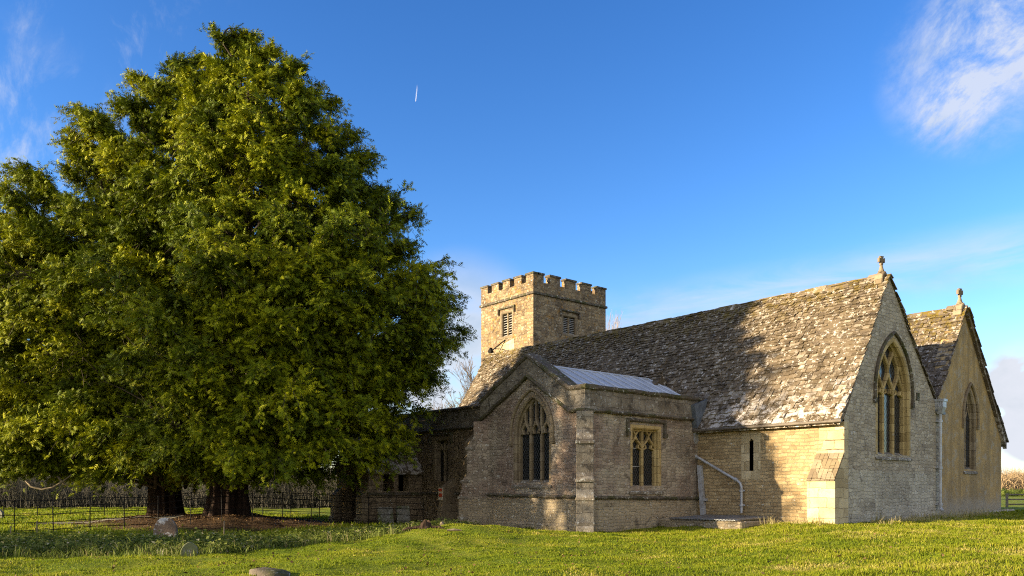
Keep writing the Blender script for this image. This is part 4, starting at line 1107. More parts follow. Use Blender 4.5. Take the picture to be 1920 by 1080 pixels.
# tree stump with broken wood on the grassy mound
x, y = ground_pt(798, 24.0); st = thing('tree_stump', 'rotten little tree stump on the crest of the grassy mound', 'tree stump', (x, y, gzf(x, y)))
mb = MB(); rg = random.Random(8); n_ = 11
ring = lambda r0, z0, jit: [Vector((x + r0 * rg.uniform(1 - jit, 1 + jit) * math.cos(2 * math.pi * k / n_), y + r0 * rg.uniform(1 - jit, 1 + jit) * math.sin(2 * math.pi * k / n_), gzf(x, y) + z0 + rg.uniform(-jit, jit) * 0.2)) for k in range(n_)]
rs = [ring(0.26, -0.12, 0.2), ring(0.17, 0.06, 0.2), ring(0.14, 0.19, 0.35)]
mb.add([p for r_ in rs for p in r_] + [Vector((x, y, gzf(x, y) + 0.12))], [(i * n_ + k, i * n_ + (k + 1) % n_, (i + 1) * n_ + (k + 1) % n_, (i + 1) * n_ + k) for i in range(2) for k in range(n_)] + [(2 * n_ + k, 2 * n_ + (k + 1) % n_, 3 * n_) for k in range(n_)])
mb.build('trunk', M['bark'], st)
mb = MB(); gzs = gzf(x, y)
mb.tube([(x + 0.1, y + 0.05, gzs + 0.02), (x + 0.35, y + 0.25, gzs + 0.02), (x + 0.6, y + 0.3, gzs - 0.03)], [0.05, 0.045, 0.02], 7)
mb.tube([(x - 0.1, y - 0.1, gzs + 0.02), (x - 0.4, y - 0.35, gzs - 0.02), (x - 0.62, y - 0.42, gzs - 0.09)], [0.05, 0.04, 0.02], 7)
mb.build('root', M['bark'], st)
for (u, d, ln, a, lab, r_) in ((852, 23.2, 0.42, 0.9, 'pale broken branch lying on the mound, right of the stump', 0.035), (829, 25.2, 0.25, 2.4, 'short brown chunk of wood on the mound beside the stump', 0.075)):
    x, y = ground_pt(u, d); mb = MB(); z = gzf(x, y)
    mb.tube([(x - ln / 2 * math.cos(a), y - ln / 2 * math.sin(a), z + r_), (x, y, z + r_ * 1.4), (x + ln / 2 * math.cos(a), y + ln / 2 * math.sin(a), z + r_ * 0.8)], [r_ * 0.8, r_, r_ * 0.6], 7)
    tag(mb.build('broken_branch', M['wood'], loc=(0, 0, 0)), lab, 'branch')
# wooden stakes in the weeds
for (u, d, h_, lab) in ((20, 24.6, 0.32, 'short pale wooden stake in the weeds, leftmost of the three'), (69, 24.4, 0.36, 'short pale wooden stake in the weeds, middle of the three'), (420, 24.8, 0.42, 'thin pale stake standing in the weeds right of the round gravestone')):
    x, y = ground_pt(u, d); z = gzf(x, y); mb = MB()
    mb.tube([(x, y, z - 0.1), (x + 0.01, y, z + h_ + 0.15)], [0.02, 0.017], 6)
    tag(mb.build('wooden_stake', M['wood'], loc=(0, 0, 0)), lab, 'stake', 'wooden stakes in the weeds')
# low stone pit with a corrugated cover in the corner
pa, pb = (-19.85, 24.2), (-16.2, 26.5)
pit = thing('stone_pit', 'low stone pit with a corrugated metal lid in the corner by the transept', 'stone pit', (pa[0], pa[1], gzf(*pa)))
mb = MB(); zt_ = 0.42
for q in ((pa[0], pb[0], pa[1], pa[1] + 0.3), (pb[0] - 0.3, pb[0], pa[1] + 0.3, pb[1]), (pa[0], pa[0] + 0.3, pa[1] + 0.3, pb[1])): mb.box(*q, -0.3, zt_)
mb.build('stone_base', M['trans'], pit, bevel=0.04)
mb = MB(); n_ = 44
pts = [(pa[0] + 0.55 + (pb[0] - pa[0] - 0.75) * k / n_, 0.02 * (k % 2)) for k in range(n_ + 1)]
poly = [(a, pa[1] - 0.06, zt_ + 0.05 + b) for a, b in pts] + [(a, pa[1] - 0.06, zt_ + 0.02 + b) for a, b in pts[::-1]]
mb.prism(poly, (0, pb[1] - pa[1], 0.07)); mb.build('metal_cover', M['tin'], pit, normals=True)

# ------------------------------------------------------------------ iron park railing
def railing(name, label, pts, spacing, seed, height=1.22):
    rg_ = random.Random(seed)
    P = [np.array(p) for p in pts]; seg = [np.linalg.norm(b - a) for a, b in zip(P[:-1], P[1:])]; L = sum(seg)
    def at_(t):
        for a, b, l in zip(P[:-1], P[1:], seg):
            if t <= l: return a + (b - a) * t / l
            t -= l
        return P[-1]
    root = thing(name, label, 'railing', (float(P[0][0]), float(P[0][1]), gzf(*P[0])), 'iron railings around the yews')
    m = MB(); m.box(-0.012, 0.012, -0.022, 0.022, -0.3, height); m.box(-0.014, 0.014, -0.03, 0.03, height - 0.03, height + 0.012)
    m.box(-0.012, 0.012, -0.06, 0.06, -0.3, -0.02)
    proto = m.build('post', M['iron'], loc=(0, 0, 0)); n_ = int(L / spacing); used = False
    for k in range(n_ + 1):
        p = at_(k * spacing); o_ = proto if not used else proto.copy(); q = at_(min(k * spacing + 0.1, L)) - at_(max(k * spacing - 0.1, 0))
        if used: COL.objects.link(o_)
        used = True; o_.parent = root
        o_.location = Vector((p[0], p[1], gzf(*p))) - root.location; o_.rotation_euler = (rg_.uniform(-.02, .02), rg_.uniform(-.02, .02), math.atan2(q[1], q[0]))
    for j, h_ in enumerate((0.20, 0.46, 0.72, 0.96, height - 0.02)):
        m = MB(); path = []
        for k in range(n_ + 1):
            p = at_(k * spacing); path.append((p[0], p[1], gzf(*p) + h_))
        m.tube(path, 0.0125, 4); m.build('rail', M['iron'], root)
    return root
near = [ground_pt(-220, 25.0), ground_pt(59, 27.0), ground_pt(262, 29.5), ground_pt(440, 31.5), ground_pt(600, 33.0), ground_pt(810, 34.2)]
railing('iron_railing', 'black iron park railing, the nearer run in front of the yew trunks', near, 1.16, 1)
far = [ground_pt(-250, 43.0), ground_pt(200, 44.0), ground_pt(420, 45.0), ground_pt(640, 43.0)]
railing('iron_railing', 'black iron park railing, the farther run behind the yew trunks', far, 1.75, 2)

# ------------------------------------------------------------------ yew trees
rngN = np.random.default_rng(5)
def unit(a): return a / np.maximum(np.linalg.norm(a, axis=-1, keepdims=True), 1e-9)
# one spray: a flat drooping twig with leaflets (triangles), length 1 along x
def spray_template():
    tri = []
    for x0, ln in ((0.02, 0.34), (0.28, 0.36), (0.54, 0.27)):
        for sg in (-1, 1):
            b = np.array([x0, 0, 0.0]); b2 = np.array([x0 + 0.20, 0, -0.02]); tip = np.array([x0 + 0.30, sg * ln, -0.10])
            tri.append([b, b2, tip] if sg > 0 else [b2, b, tip])
    tri.append([np.array([0.62, -0.09, -0.03]), np.array([0.62, 0.09, -0.03]), np.array([1.05, 0, -0.12])])
    return np.array(tri)          # (7,3,3)
SPR = spray_template()
def place_sprays(C, D, Nn, S):
    """C centres, D axes, Nn rough normals, S lengths -> vertices (n*21,3)"""
    X = unit(D); Y = unit(np.cross(Nn, X)); Z = np.cross(X, Y)
    t = SPR.reshape(-1, 3)
    V = C[:, None, :] + S[:, None, None] * (t[None, :, 0:1] * X[:, None, :] + t[None, :, 1:2] * Y[:, None, :] + t[None, :, 2:3] * Z[:, None, :])
    return V.reshape(-1, 3)

def tube_np(paths, radii, seg=4):
    """many tubes of equal point count: paths (n,m,3), radii (n,m)"""
    n, m, _ = paths.shape
    T = np.gradient(paths, axis=1); T = unit(T)
    ref = np.broadcast_to(np.array([0.31, 0.17, 0.93]), T.shape)
    A = unit(np.cross(T, ref)); B = np.cross(T, A)
    ang = np.arange(seg) * 2 * np.pi / seg
    V = paths[:, :, None, :] + radii[:, :, None, None] * (np.cos(ang)[None, None, :, None] * A[:, :, None, :] + np.sin(ang)[None, None, :, None] * B[:, :, None, :])
    base = (np.arange(n) * m * seg)[:, None, None] + (np.arange(m - 1) * seg)[None, :, None] + np.arange(seg)[None, None, :]
    k2 = (np.arange(seg) + 1) % seg
    b2 = (np.arange(n) * m * seg)[:, None, None] + (np.arange(m - 1) * seg)[None, :, None] + k2[None, None, :]
    t1 = np.stack([base, b2, b2 + seg], -1).reshape(-1, 3); t2 = np.stack([base, b2 + seg, base + seg], -1).reshape(-1, 3)
    return V.reshape(-1, 3), np.concatenate([t1, t2])

def trunk_mesh(x, y, r0, h, seed, lobes):
    rg_ = np.random.default_rng(seed); n, m = 40, 16; V = []
    ph = rg_.uniform(0, 6.28, 6); am = rg_.uniform(0.06, 0.15, 6)
    z0 = gzf(x, y) - 0.25
    for i in range(m):
        f = i / (m - 1); z = z0 + h * f
        for k in range(n):
            a = 2 * np.pi * k / n
            flute = sum(am[j] * math.cos(lobes[j] * a + ph[j] + 0.5 * f * (1 if j % 2 else -1)) for j in range(len(lobes)))
            r_ = r0 * (1 + flute) * (1.0 + 0.30 * math.exp(-(z - z0) / 0.45) - 0.22 * f + 0.10 * math.sin(3 * f + ph[0]))
            V.append((x + r_ * math.cos(a) + 0.25 * f * math.sin(ph[1]), y + r_ * math.sin(a) + 0.25 * f * math.cos(ph[1]), z))
    V = np.array(V); b = (np.arange(m - 1)[:, None] * n + np.arange(n)[None, :]); c = (np.arange(m - 1)[:, None] * n + ((np.arange(n) + 1) % n)[None, :])
    T = np.concatenate([np.stack([b, c, c + n], -1).reshape(-1, 3), np.stack([b, c + n, b + n], -1).reshape(-1, 3)])
    return V, T

def yew(label, u_tr, d_tr, r_tr, prof, d_c, seed, nb, lobes, depth_k=0.9, arcs=(), gap=False):
    """prof: rows of (image height v, centre u, half width px) of the crown, at depth d_c"""
    rg_ = np.random.default_rng(seed)
    tx, ty = ground_pt(u_tr, d_tr); k = d_c / FPX
    zs_ = np.array([EYE + (HZ - p[0]) * k for p in prof])[::-1]; us_ = np.array([p[1] for p in prof])[::-1]; rs_ = np.maximum(np.array([p[2] * k for p in prof])[::-1] - 0.25, 0.15)
    zs_ = np.where(zs_ > 14, zs_ - 0.25 * (zs_ - 14) / (zs_[-1] - 14), zs_)
    root = thing('yew_tree', label, 'yew tree', (tx, ty, gzf(tx, ty)), 'old yew trees by the church')
    V, T = trunk_mesh(tx, ty, r_tr, 5.5, seed, lobes)
    to = np_obj('trunk', V, T, M['bark'], root); to.data.polygons.foreach_set('use_smooth', [True] * len(to.data.polygons))
    zmin, zmax = zs_[0], zs_[-1]
    # bough end points over the crown surface, evenly by area
    zz = np.linspace(zmin, zmax, 200); rr = np.interp(zz, zs_, rs_); cdf = np.cumsum(rr + 0.6); cdf /= cdf[-1]
    zt = np.interp((np.arange(nb) + rg_.uniform(0, 1, nb)) / nb, cdf, zz); az = (np.arange(nb) * 2.39996 + rg_.uniform(-.3, .3, nb)) % (2 * np.pi)
    rho = rg_.uniform(0.74, 1.05, nb); ins = rg_.uniform(size=nb) < 0.32; rho[ins] *= rg_.uniform(0.5, 0.85, ins.sum())
    if gap:      # the low crown is open along the line of the sun, where light reaches the aisle
        wx = np.cos(az) * R2[0] + np.sin(az) * F2[0]; wy = np.cos(az) * R2[1] + np.sin(az) * F2[1]
        along = wx * SDIR.x / math.cos(SUN_EL) + wy * SDIR.y / math.cos(SUN_EL); rnd_ = rg_.uniform(size=nb)
        kp = ~((zt < 8.0) & (((along > 0.8) & (rnd_ < 0.85)) ))
        zt, az, rho = zt[kp], az[kp], rho[kp]; nb = len(zt)
    ne = 90 if gap else 170      # extra boughs that hang low on the open side
    zt = np.concatenate([zt, rg_.uniform(zmin, 10.0 if gap else 13.5, ne)]); az = np.concatenate([az, -np.pi / 2 + (rg_.uniform(-1.3, 1.3, ne) if gap else rg_.uniform(-1.5, 0.6, ne))]); rho = np.concatenate([rho, rg_.uniform(0.55, 1.0, ne)]); nb += ne
    R_ = np.interp(zt, zs_, rs_) * rho; U_ = np.interp(zt, zs_, us_)
    lat = np.cos(az) * R_ + (U_ - CX) * k; dep = d_c + np.sin(az) * R_ * depth_k
    E = np.stack([dep * F2[0] + lat * R2[0], dep * F2[1] + lat * R2[1], zt], 1)
    latc = (U_ - CX) * k; axis_ = np.stack([d_c * F2[0] + latc * R2[0], d_c * F2[1] + latc * R2[1]], 1)
    f0 = np.clip((zt - 2.0) / (zmax - 2.0), 0, 1)
    zs0 = np.clip(zt - R_ * rg_.uniform(0.45, 0.9, nb), 1.6, None); zs0 = np.where(zt < 4.0, np.clip(zt - 0.3, 1.8, 3.6), zs0)
    fz = np.clip((zs0 - 2.0) / max(zmax - 2.0, 1), 0, 1)[:, None] ** 0.7
    S0 = np.concatenate([np.array([[tx, ty]]) * (1 - fz) + axis_ * fz, zs0[:, None]], 1); S0[:, :2] += rg_.normal(0, 0.35, (nb, 2))
    mid = 0.5 * S0 + 0.5 * E; mid[:, 2] += 0.10 * R_ + rg_.normal(0, 0.3, nb); mid[:, :2] += rg_.normal(0, 0.4, (nb, 2))
    m = 9; t = np.linspace(0, 1, m)[None, :, None]
    Bz = (1 - t) ** 2 * S0[:, None] + 2 * t * (1 - t) * mid[:, None] + t ** 2 * E[:, None]
    rad = np.linspace(1, 0.12, m)[None, :] * (0.035 + 0.007 * R_[:, None])
    V1, T1 = tube_np(Bz, rad, 5)
    # leading limbs rising from the trunk
    nl = 9; la = np.linspace(0, 2 * np.pi, nl, endpoint=False) + rg_.uniform(-.2, .2, nl)
    P0 = np.stack([tx + np.cos(la) * r_tr * 0.5, ty + np.sin(la) * r_tr * 0.5, np.full(nl, 3.2)], 1)
    ztop = rg_.uniform(0.6, 0.93, nl) * zmax; ut = np.interp(ztop, zs_, us_); lt = (ut - CX) * k + np.cos(la) * 0.35 * np.interp(ztop, zs_, rs_)
    dt = d_c + np.sin(la) * 0.35 * np.interp(ztop, zs_, rs_)
    P1 = np.stack([dt * F2[0] + lt * R2[0], dt * F2[1] + lt * R2[1], ztop], 1); Pm = 0.5 * (P0 + P1); Pm[:, 2] += 0.5; Pm[:, :2] = 0.65 * P0[:, :2] + 0.35 * P1[:, :2]
    L3 = (1 - t) ** 2 * P0[:, None] + 2 * t * (1 - t) * Pm[:, None] + t ** 2 * P1[:, None]
    V2, T2 = tube_np(L3, np.broadcast_to(np.linspace(0.32, 0.05, m)[None, :], (nl, m)).copy() * (r_tr / 0.9), 7)
    # branchlets along the outer part of every bough
    nbr = 44
    s_ = rg_.uniform(0.30, 1.0, (nb, nbr)) ** 0.85; s_[:, :27] = rg_.uniform(0.78, 1.0, (nb, 27))
    def bez(s): s = s[..., None]; return (1 - s) ** 2 * S0[:, None] + 2 * s * (1 - s) * mid[:, None] + s ** 2 * E[:, None]
    B0 = bez(s_); tang = unit(2 * (1 - s_[..., None]) * (mid - S0)[:, None] + 2 * s_[..., None] * (E - mid)[:, None])
    side = unit(np.cross(tang, np.array([0, 0, 1.0]))); ang = rg_.uniform(-1.25, 1.25, (nb, nbr))[..., None]
    dirn = tang * np.cos(ang) + side * np.sin(ang); dirn[..., 2] = dirn[..., 2] * 0.6 + rg_.normal(0.06, 0.28, (nb, nbr)); dirn = unit(dirn)
    ln = rg_.uniform(0.4, 1.2, (nb, nbr)) * (0.75 + 0.05 * np.clip(R_, 0, 8)[:, None])
    tb = np.array([0, 0.33, 0.66, 1.0])
    droop = rg_.uniform(0.15, 0.75, (nb, nbr))
    def twig(q):   # q (..., )
        p = B0[..., None, :] + dirn[..., None, :] * (ln[..., None] * q)[..., None]; p[..., 2] -= droop[..., None] * ln[..., None] * q ** 2
        return p
    TW = twig(np.broadcast_to(tb, (nb, nbr, 4))).reshape(-1, 4, 3)
    def low_light(P):   # the sun's path to the aisle wall, under the crown
        pq_ = math.cos(SUN_AZ) * P[:, 0] - math.sin(SUN_AZ) * P[:, 1]; zr_ = 3.0 + (21.0 - P[:, 1]) / math.cos(SUN_AZ) * math.tan(SUN_EL)
        return (pq_ > (-37.4 if gap else -34.9)) & (pq_ < -32.0) & (np.abs(P[:, 2] - zr_) < (2.3 if gap else 1.3))
    TW = TW[~low_light(TW[:, 1]) & (TW[:, 2, 2] > 0.8)]
    V3, T3 = tube_np(TW, np.broadcast_to(np.array([0.014, 0.011, 0.007, 0.004])[None, :], (len(TW), 4)), 3)
    o1, o2 = len(V1), len(V1) + len(V2)
    VV = np.concatenate([V1, V2, V3]); TT = np.concatenate([T1, T2 + o1, T3 + o2])
    np_obj('branch', VV, TT, M['branch'], root)
    ns = 23
    q = rg_.uniform(0.12, 1.05, (nb, nbr, ns)); C = twig(q)
    out_ = np.broadcast_to(dirn[:, :, None, :], C.shape) * 0.75 + rg_.normal(0, 0.55, C.shape); out_[..., 2] -= 0.28
    ax3 = np.concatenate([axis_, zt[:, None]], 1)[:, None, None, :]; od = unit((C - ax3) * np.array([1, 1, 0.6]))
    nn_ = rg_.normal(0, 0.45, C.shape) + 0.75 * od; nn_[..., 2] += 0.65
    C = C.reshape(-1, 3) + rg_.normal(0, 0.06, (nb * nbr * ns, 3)); S = rg_.uniform(0.13, 0.30, len(C))
    keep = C[:, 2] > 1.15 + 0.5 * np.sin(C[:, 0] * 0.9) ** 2
    thin = low_light(C)
    keep &= ~((C[:, 1] > 20.5) & (C[:, 2] < 5.3))
    n3 = np.sin(2.3 * C[:, 0] + 1.7 * np.sin(1.3 * C[:, 2] + seed)) + np.sin(2.1 * C[:, 1] + 1.9 * np.sin(1.1 * C[:, 0])) + np.sin(2.9 * C[:, 2] + 1.5 * np.sin(1.6 * C[:, 1]))
    keep &= (n3 > -1.35 + rg_.normal(0, 0.25, len(C))) | (C[:, 2] < 8.5)      # tufts with open pockets between them
    keep &= ~thin        # low crown, thin where evening sun reaches the aisle wall
    C, S = C[keep], S[keep]; out_ = out_.reshape(-1, 3)[keep]; nn_ = nn_.reshape(-1, 3)[keep]
    Vl = place_sprays(C, out_, nn_, S); Tl = np.arange(len(Vl)).reshape(-1, 3)
    bv = np.repeat(rg_.uniform(-.2, .2, nb), nbr * ns)[keep]
    rv = np.clip(0.45 + bv + rg_.normal(0, 0.12, len(C)) + 0.22 * (q.reshape(-1)[keep] - 0.5), 0, 1)
    np_obj('crown', Vl, Tl, M['yew'], root, rnd=np.repeat(rv, 21))
    for pts in arcs:
        am_ = MB(); am_.tube(pts, [0.05 - 0.03 * i / len(pts) for i in range(len(pts))], 6); am_.build('drooping_branch', M['wood'], root, smooth_=True)
    return root

def arc_pts(cp, d):
    out_ = []
    for (u, v) in cp:
        x, y = ground_pt(u, d); out_.append((x, y, EYE + (HZ - v) * d / FPX))
    return out_
profA = [(100, 385, 20), (125, 360, 60), (165, 330, 95), (215, 310, 135), (260, 295, 180), (330, 275, 222), (400, 260, 255), (470, 250, 285), (540, 245, 312), (620, 245, 330), (720, 240, 340), (800, 235, 335), (860, 230, 305), (885, 230, 260)]
profB = [(52, 436, 14), (75, 446, 42), (100, 478, 72), (150, 485, 102), (225, 492, 172), (300, 497, 214), (360, 507, 246), (440, 522, 295), (545, 538, 352), (620, 530, 348), (700, 515, 338), (780, 510, 322), (850, 500, 300), (885, 485, 250)]
arcs = [arc_pts([(48, 900), (58, 912), (78, 918), (98, 914), (118, 903), (134, 890)], 32.0), arc_pts([(108, 893), (120, 908), (138, 912), (152, 906), (166, 895), (178, 888)], 32.5)]
yew('massive dark yew tree on the left, its fluted trunk partly sunlit', 312, 36.6, 0.62, profA, 36.6, 21, 430, (5, 8, 13, 3, 9, 17), depth_k=0.74, arcs=arcs)
yew('massive dark yew tree nearer the church, its broad trunk in deep shade', 428, 33.5, 0.68, profB, 33.0, 22, 400, (4, 7, 11, 3, 8, 15), depth_k=0.82, gap=True)

# ------------------------------------------------------------------ bare trees, woods and hedge beyond
def bare_tree(name, label, cat, x, y, h, spread, seed, mat, levels=5, upright=0.5, r0=0.16, group='bare trees beyond the church', kids=(3, 5)):
    rg_ = random.Random(seed); segs = []
    def grow(p, d, l, r_, lv):
        n = 3; pts = [p.copy()]; dd = d.copy()
        for i in range(n):
            dd = (dd + Vector((rg_.gauss(0, .16), rg_.gauss(0, .16), rg_.gauss(0.03 + 0.10 * upright, .10)))).normalized(); p = p + dd * l / n; pts.append(p.copy())
        segs.append((pts, r_, r_ * 0.62, lv))
        if lv >= levels: return
        for k in range(rg_.randint(*kids)):
            f = rg_.uniform(0.35, 1.0); j = min(int(f * n), n - 1); q = pts[j].lerp(pts[j + 1], f * n - j)
            a = rg_.uniform(0, 6.28); sp_ = rg_.uniform(0.35, 0.95) * spread
            pv = dd.orthogonal().normalized(); pv.rotate(Matrix.Rotation(a, 3, dd)); nd = (dd + pv * sp_ + Vector((0, 0, upright * 0.35))).normalized()
            grow(q, nd, l * rg_.uniform(0.55, 0.78), r_ * 0.52, lv + 1)
    z = gzf(x, y)
    grow(Vector((x, y, z - 0.2)), Vector((0, 0, 1)), h * 0.36, r0, 0)
    root = thing(name, label, cat, (x, y, z), group)
    P = np.array([[tuple(q) for q in s[0]] for s in segs]); rd = np.array([[s[1] + (s[2] - s[1]) * i / 3 for i in range(4)] for s in segs]); lv = np.array([s[3] for s in segs])
    rd = np.maximum(rd, 0.012)
    sel = lv == 0
    V, T = tube_np(P[sel], rd[sel], 7); np_obj('trunk', V, T, mat, root)
    V, T = tube_np(P[~sel], rd[~sel], 3); np_obj('crown', V, T, mat, root)
    return root
for (u, d, h, sd, sp_, lab, mt) in ((862, 62, 13.0, 1, 0.9, 'bare twiggy tree between the yew and the nave roof', 'twig'),
                                (826, 66, 11.0, 2, 1.0, 'low bare bushy tree half hidden by the yew beside the aisle', 'twig'),
                                (893, 70, 12.5, 3, 0.9, 'bare tree showing over the west end of the nave roof', 'twig'),
                                (560, 74, 7.0, 4, 1.0, 'grey bare tree seen under the yew, left of the porch', 'twig_grey'),
                                (230, 76, 7.0, 6, 1.0, 'grey bare tree seen under the yew beside the left trunk', 'twig_grey')):
    x, y = ground_pt(u, d); bare_tree('bare_tree', lab, 'bare tree', x, y, h, sp_, sd, M[mt], 5, 0.4)
x, y = ground_pt(1150, 92); bare_tree('poplar_tree', 'pale orange bare poplar rising behind the nave ridge beside the tower', 'poplar', x, y, 24.5, 0.28, 12, M['twig_orange'], 5, 1.6, 0.2)
x, y = ground_pt(1133, 96); bare_tree('poplar_tree', 'thin bare poplar partly hidden by the tower', 'poplar', x, y, 24.0, 0.3, 13, M['twig_orange'], 5, 1.6, 0.18)

def brush(name, kind, u0, u1, d0, d1, n, h0, h1, mat, seed, w_=0.025):
    """a tangle of bare upright twigs, as one mass"""
    rg_ = np.random.default_rng(seed); u = rg_.uniform(u0, u1, n); d = rg_.uniform(d0, d1, n)
    t = (u - CX) / FPX; x = d * (F2[0] + t * R2[0]); y = d * (F2[1] + t * R2[1])
    h = rg_.uniform(h0, h1, n) * (0.72 + 0.28 * np.sin(u * 0.021 + 1) * np.cos(u * 0.009)); a = rg_.uniform(0, 6.28, n); lean = np.abs(rg_.normal(0.35, 0.5, n))
    s = np.linspace(0, 1, 4)[None, :]
    zb = rg_.uniform(-0.2, 0.55, n) * h
    P = np.stack([x[:, None] + np.cos(a)[:, None] * h[:, None] * lean[:, None] * s ** 1.6, y[:, None] + np.sin(a)[:, None] * h[:, None] * lean[:, None] * s ** 1.6, zb[:, None] + (h - zb)[:, None] * s * (1 - 0.25 * lean[:, None] * s)], -1)
    P += rg_.normal(0, 0.12, P.shape) * s[..., None]
    V, T = tube_np(P, np.broadcast_to(np.array([1, 0.8, 0.55, 0.15])[None, :] * w_, (n, 4)), 3)
    V[:, 2] = np.maximum(V[:, 2], -0.1)
    o_ = np_obj(name, V, T, M[mat], loc=(0, 0, 0), rnd=rg_.uniform(0, 1, len(V))); tag(o_, kind=kind); return o_
o = brush('thicket', 'stuff', -120, 900, 62, 82, 38000, 1.6, 4.6, 'twig_grey', 3, 0.018); tag(o, 'grey tangle of bare brushwood seen under the yew crowns', 'thicket')
o = brush('far_wood', 'stuff', 1840, 2150, 190, 260, 9000, 4.0, 10.0, 'twig_orange', 4, 0.09); tag(o, 'distant brown bare wood beyond the field on the right', 'wood')
def leafy(name, u0, u1, d0, d1, n, h, mat, seed, size, lab, cat):
    rg_ = np.random.default_rng(seed); u = rg_.uniform(u0, u1, n); d = rg_.uniform(d0, d1, n); t = (u - CX) / FPX
    C = np.stack([d * (F2[0] + t * R2[0]), d * (F2[1] + t * R2[1]), rg_.uniform(0, 1, n) ** 0.8 * h * (0.65 + 0.35 * np.sin(u * 0.017) * np.sin(u * 0.041 + 2))], 1)
    D = rg_.normal(0, 1, (n, 3)); D[:, 2] += 0.4; Nn = rg_.normal(0, 0.6, (n, 3)); Nn[:, 2] += 1
    V = place_sprays(C, D, Nn, rg_.uniform(0.6, 1.3, n) * size); o_ = np_obj(name, V, np.arange(len(V)).reshape(-1, 3), M[mat], loc=(0, 0, 0), rnd=np.repeat(rg_.uniform(0, 0.75, n), 21))
    tag(o_, lab, cat, kind='stuff'); return o_
leafy('hedge', -140, 720, 66, 84, 9000, 3.2, 'yew', 6, 0.9, 'dark evergreen hedge mass behind the yews', 'hedge')
leafy('far_hedge', 1850, 2140, 150, 170, 2500, 1.6, 'nettle', 7, 1.0, 'low green hedge at the far side of the field', 'hedge')

# timber post and rail fence beyond the chapel, right edge
x0, y0 = ground_pt(1888, 58); fr_ = thing('rail_fence', 'brown timber post and rail fence beyond the chapel corner', 'fence', (x0, y0, gzf(x0, y0)))
pts = [ground_pt(1888 + 52 * k, 58 + 0.6 * k) for k in range(6)]
for p in pts:
    m = MB(); z = gzf(*p); m.box(p[0] - 0.07, p[0] + 0.07, p[1] - 0.07, p[1] + 0.07, z - 0.2, z + 1.15); m.build('post', M['wood'], fr_)
for h_ in (0.35, 0.7, 1.05):
    m = MB()
    for a, b in zip(pts[:-1], pts[1:]):
        m.tube([(a[0], a[1], gzf(*a) + h_), (b[0], b[1], gzf(*b) + h_)], 0.05, 4)
    m.build('rail', M['wood'], fr_)

# tree outside the frame to the left: it shades the graves and the weeds
def shade_tree(u, d, h, rad, seed, lab, n=5200, size=0.75, zlow=0.5):
    x, y = ground_pt(u, d); rg_ = np.random.default_rng(seed)
    root = thing('holly_tree', lab, 'holly tree', (x, y, gzf(x, y)))
    V, T = trunk_mesh(x, y, 0.22, h * 0.6, seed, (3, 5, 7, 2, 4, 6)); np_obj('trunk', V, T, M['bark'], root)
    D = unit(rg_.normal(0, 1, (n, 3))); rr = rg_.uniform(0.35, 1.0, n) ** 0.5 * (0.85 + 0.25 * np.sin(D[:, 0] * 5 + seed) * np.cos(D[:, 1] * 4))
    C = np.stack([x + D[:, 0] * rr * rad, y + D[:, 1] * rr * rad, zlow + (h - zlow) / 2 * (1 + D[:, 2] * rr)], 1)
    Nn = rg_.normal(0, 0.6, (n, 3)); Nn[:, 2] += 1
    V = place_sprays(C, D + rg_.normal(0, 0.7, (n, 3)), Nn, rg_.uniform(0.6, 1.2, n) * size)
    np_obj('crown', V, np.arange(len(V)).reshape(-1, 3), M['yew'], root, rnd=np.repeat(rg_.uniform(0, 0.8, n), 21))
def shade_at(x, y, k):     # a spot k metres towards the sun from (x, y), as (u, d)
    p = np.array([x - math.sin(SUN_AZ) * k, y - math.cos(SUN_AZ) * k]); d = p @ F2; return CX + FPX * (p @ R2) / d, d
def shade_pos(p, y):       # p measures across the sun's direction
    x = (p + math.sin(SUN_AZ) * y) / math.cos(SUN_AZ); q = np.array([x, y]); d = q @ F2; return CX + FPX * (q @ R2) / d, d
shade_tree(*shade_pos(-28.8, -8.0), 15.5, 4.2, 31, 'tall round holly tree standing left of the view', n=4600, size=0.62, zlow=0.6)
shade_tree(*shade_pos(-23.0, -7.0), 4.8, 2.6, 32, 'low dark holly bush left of the view, nearer the lawn', n=2200, size=0.5)

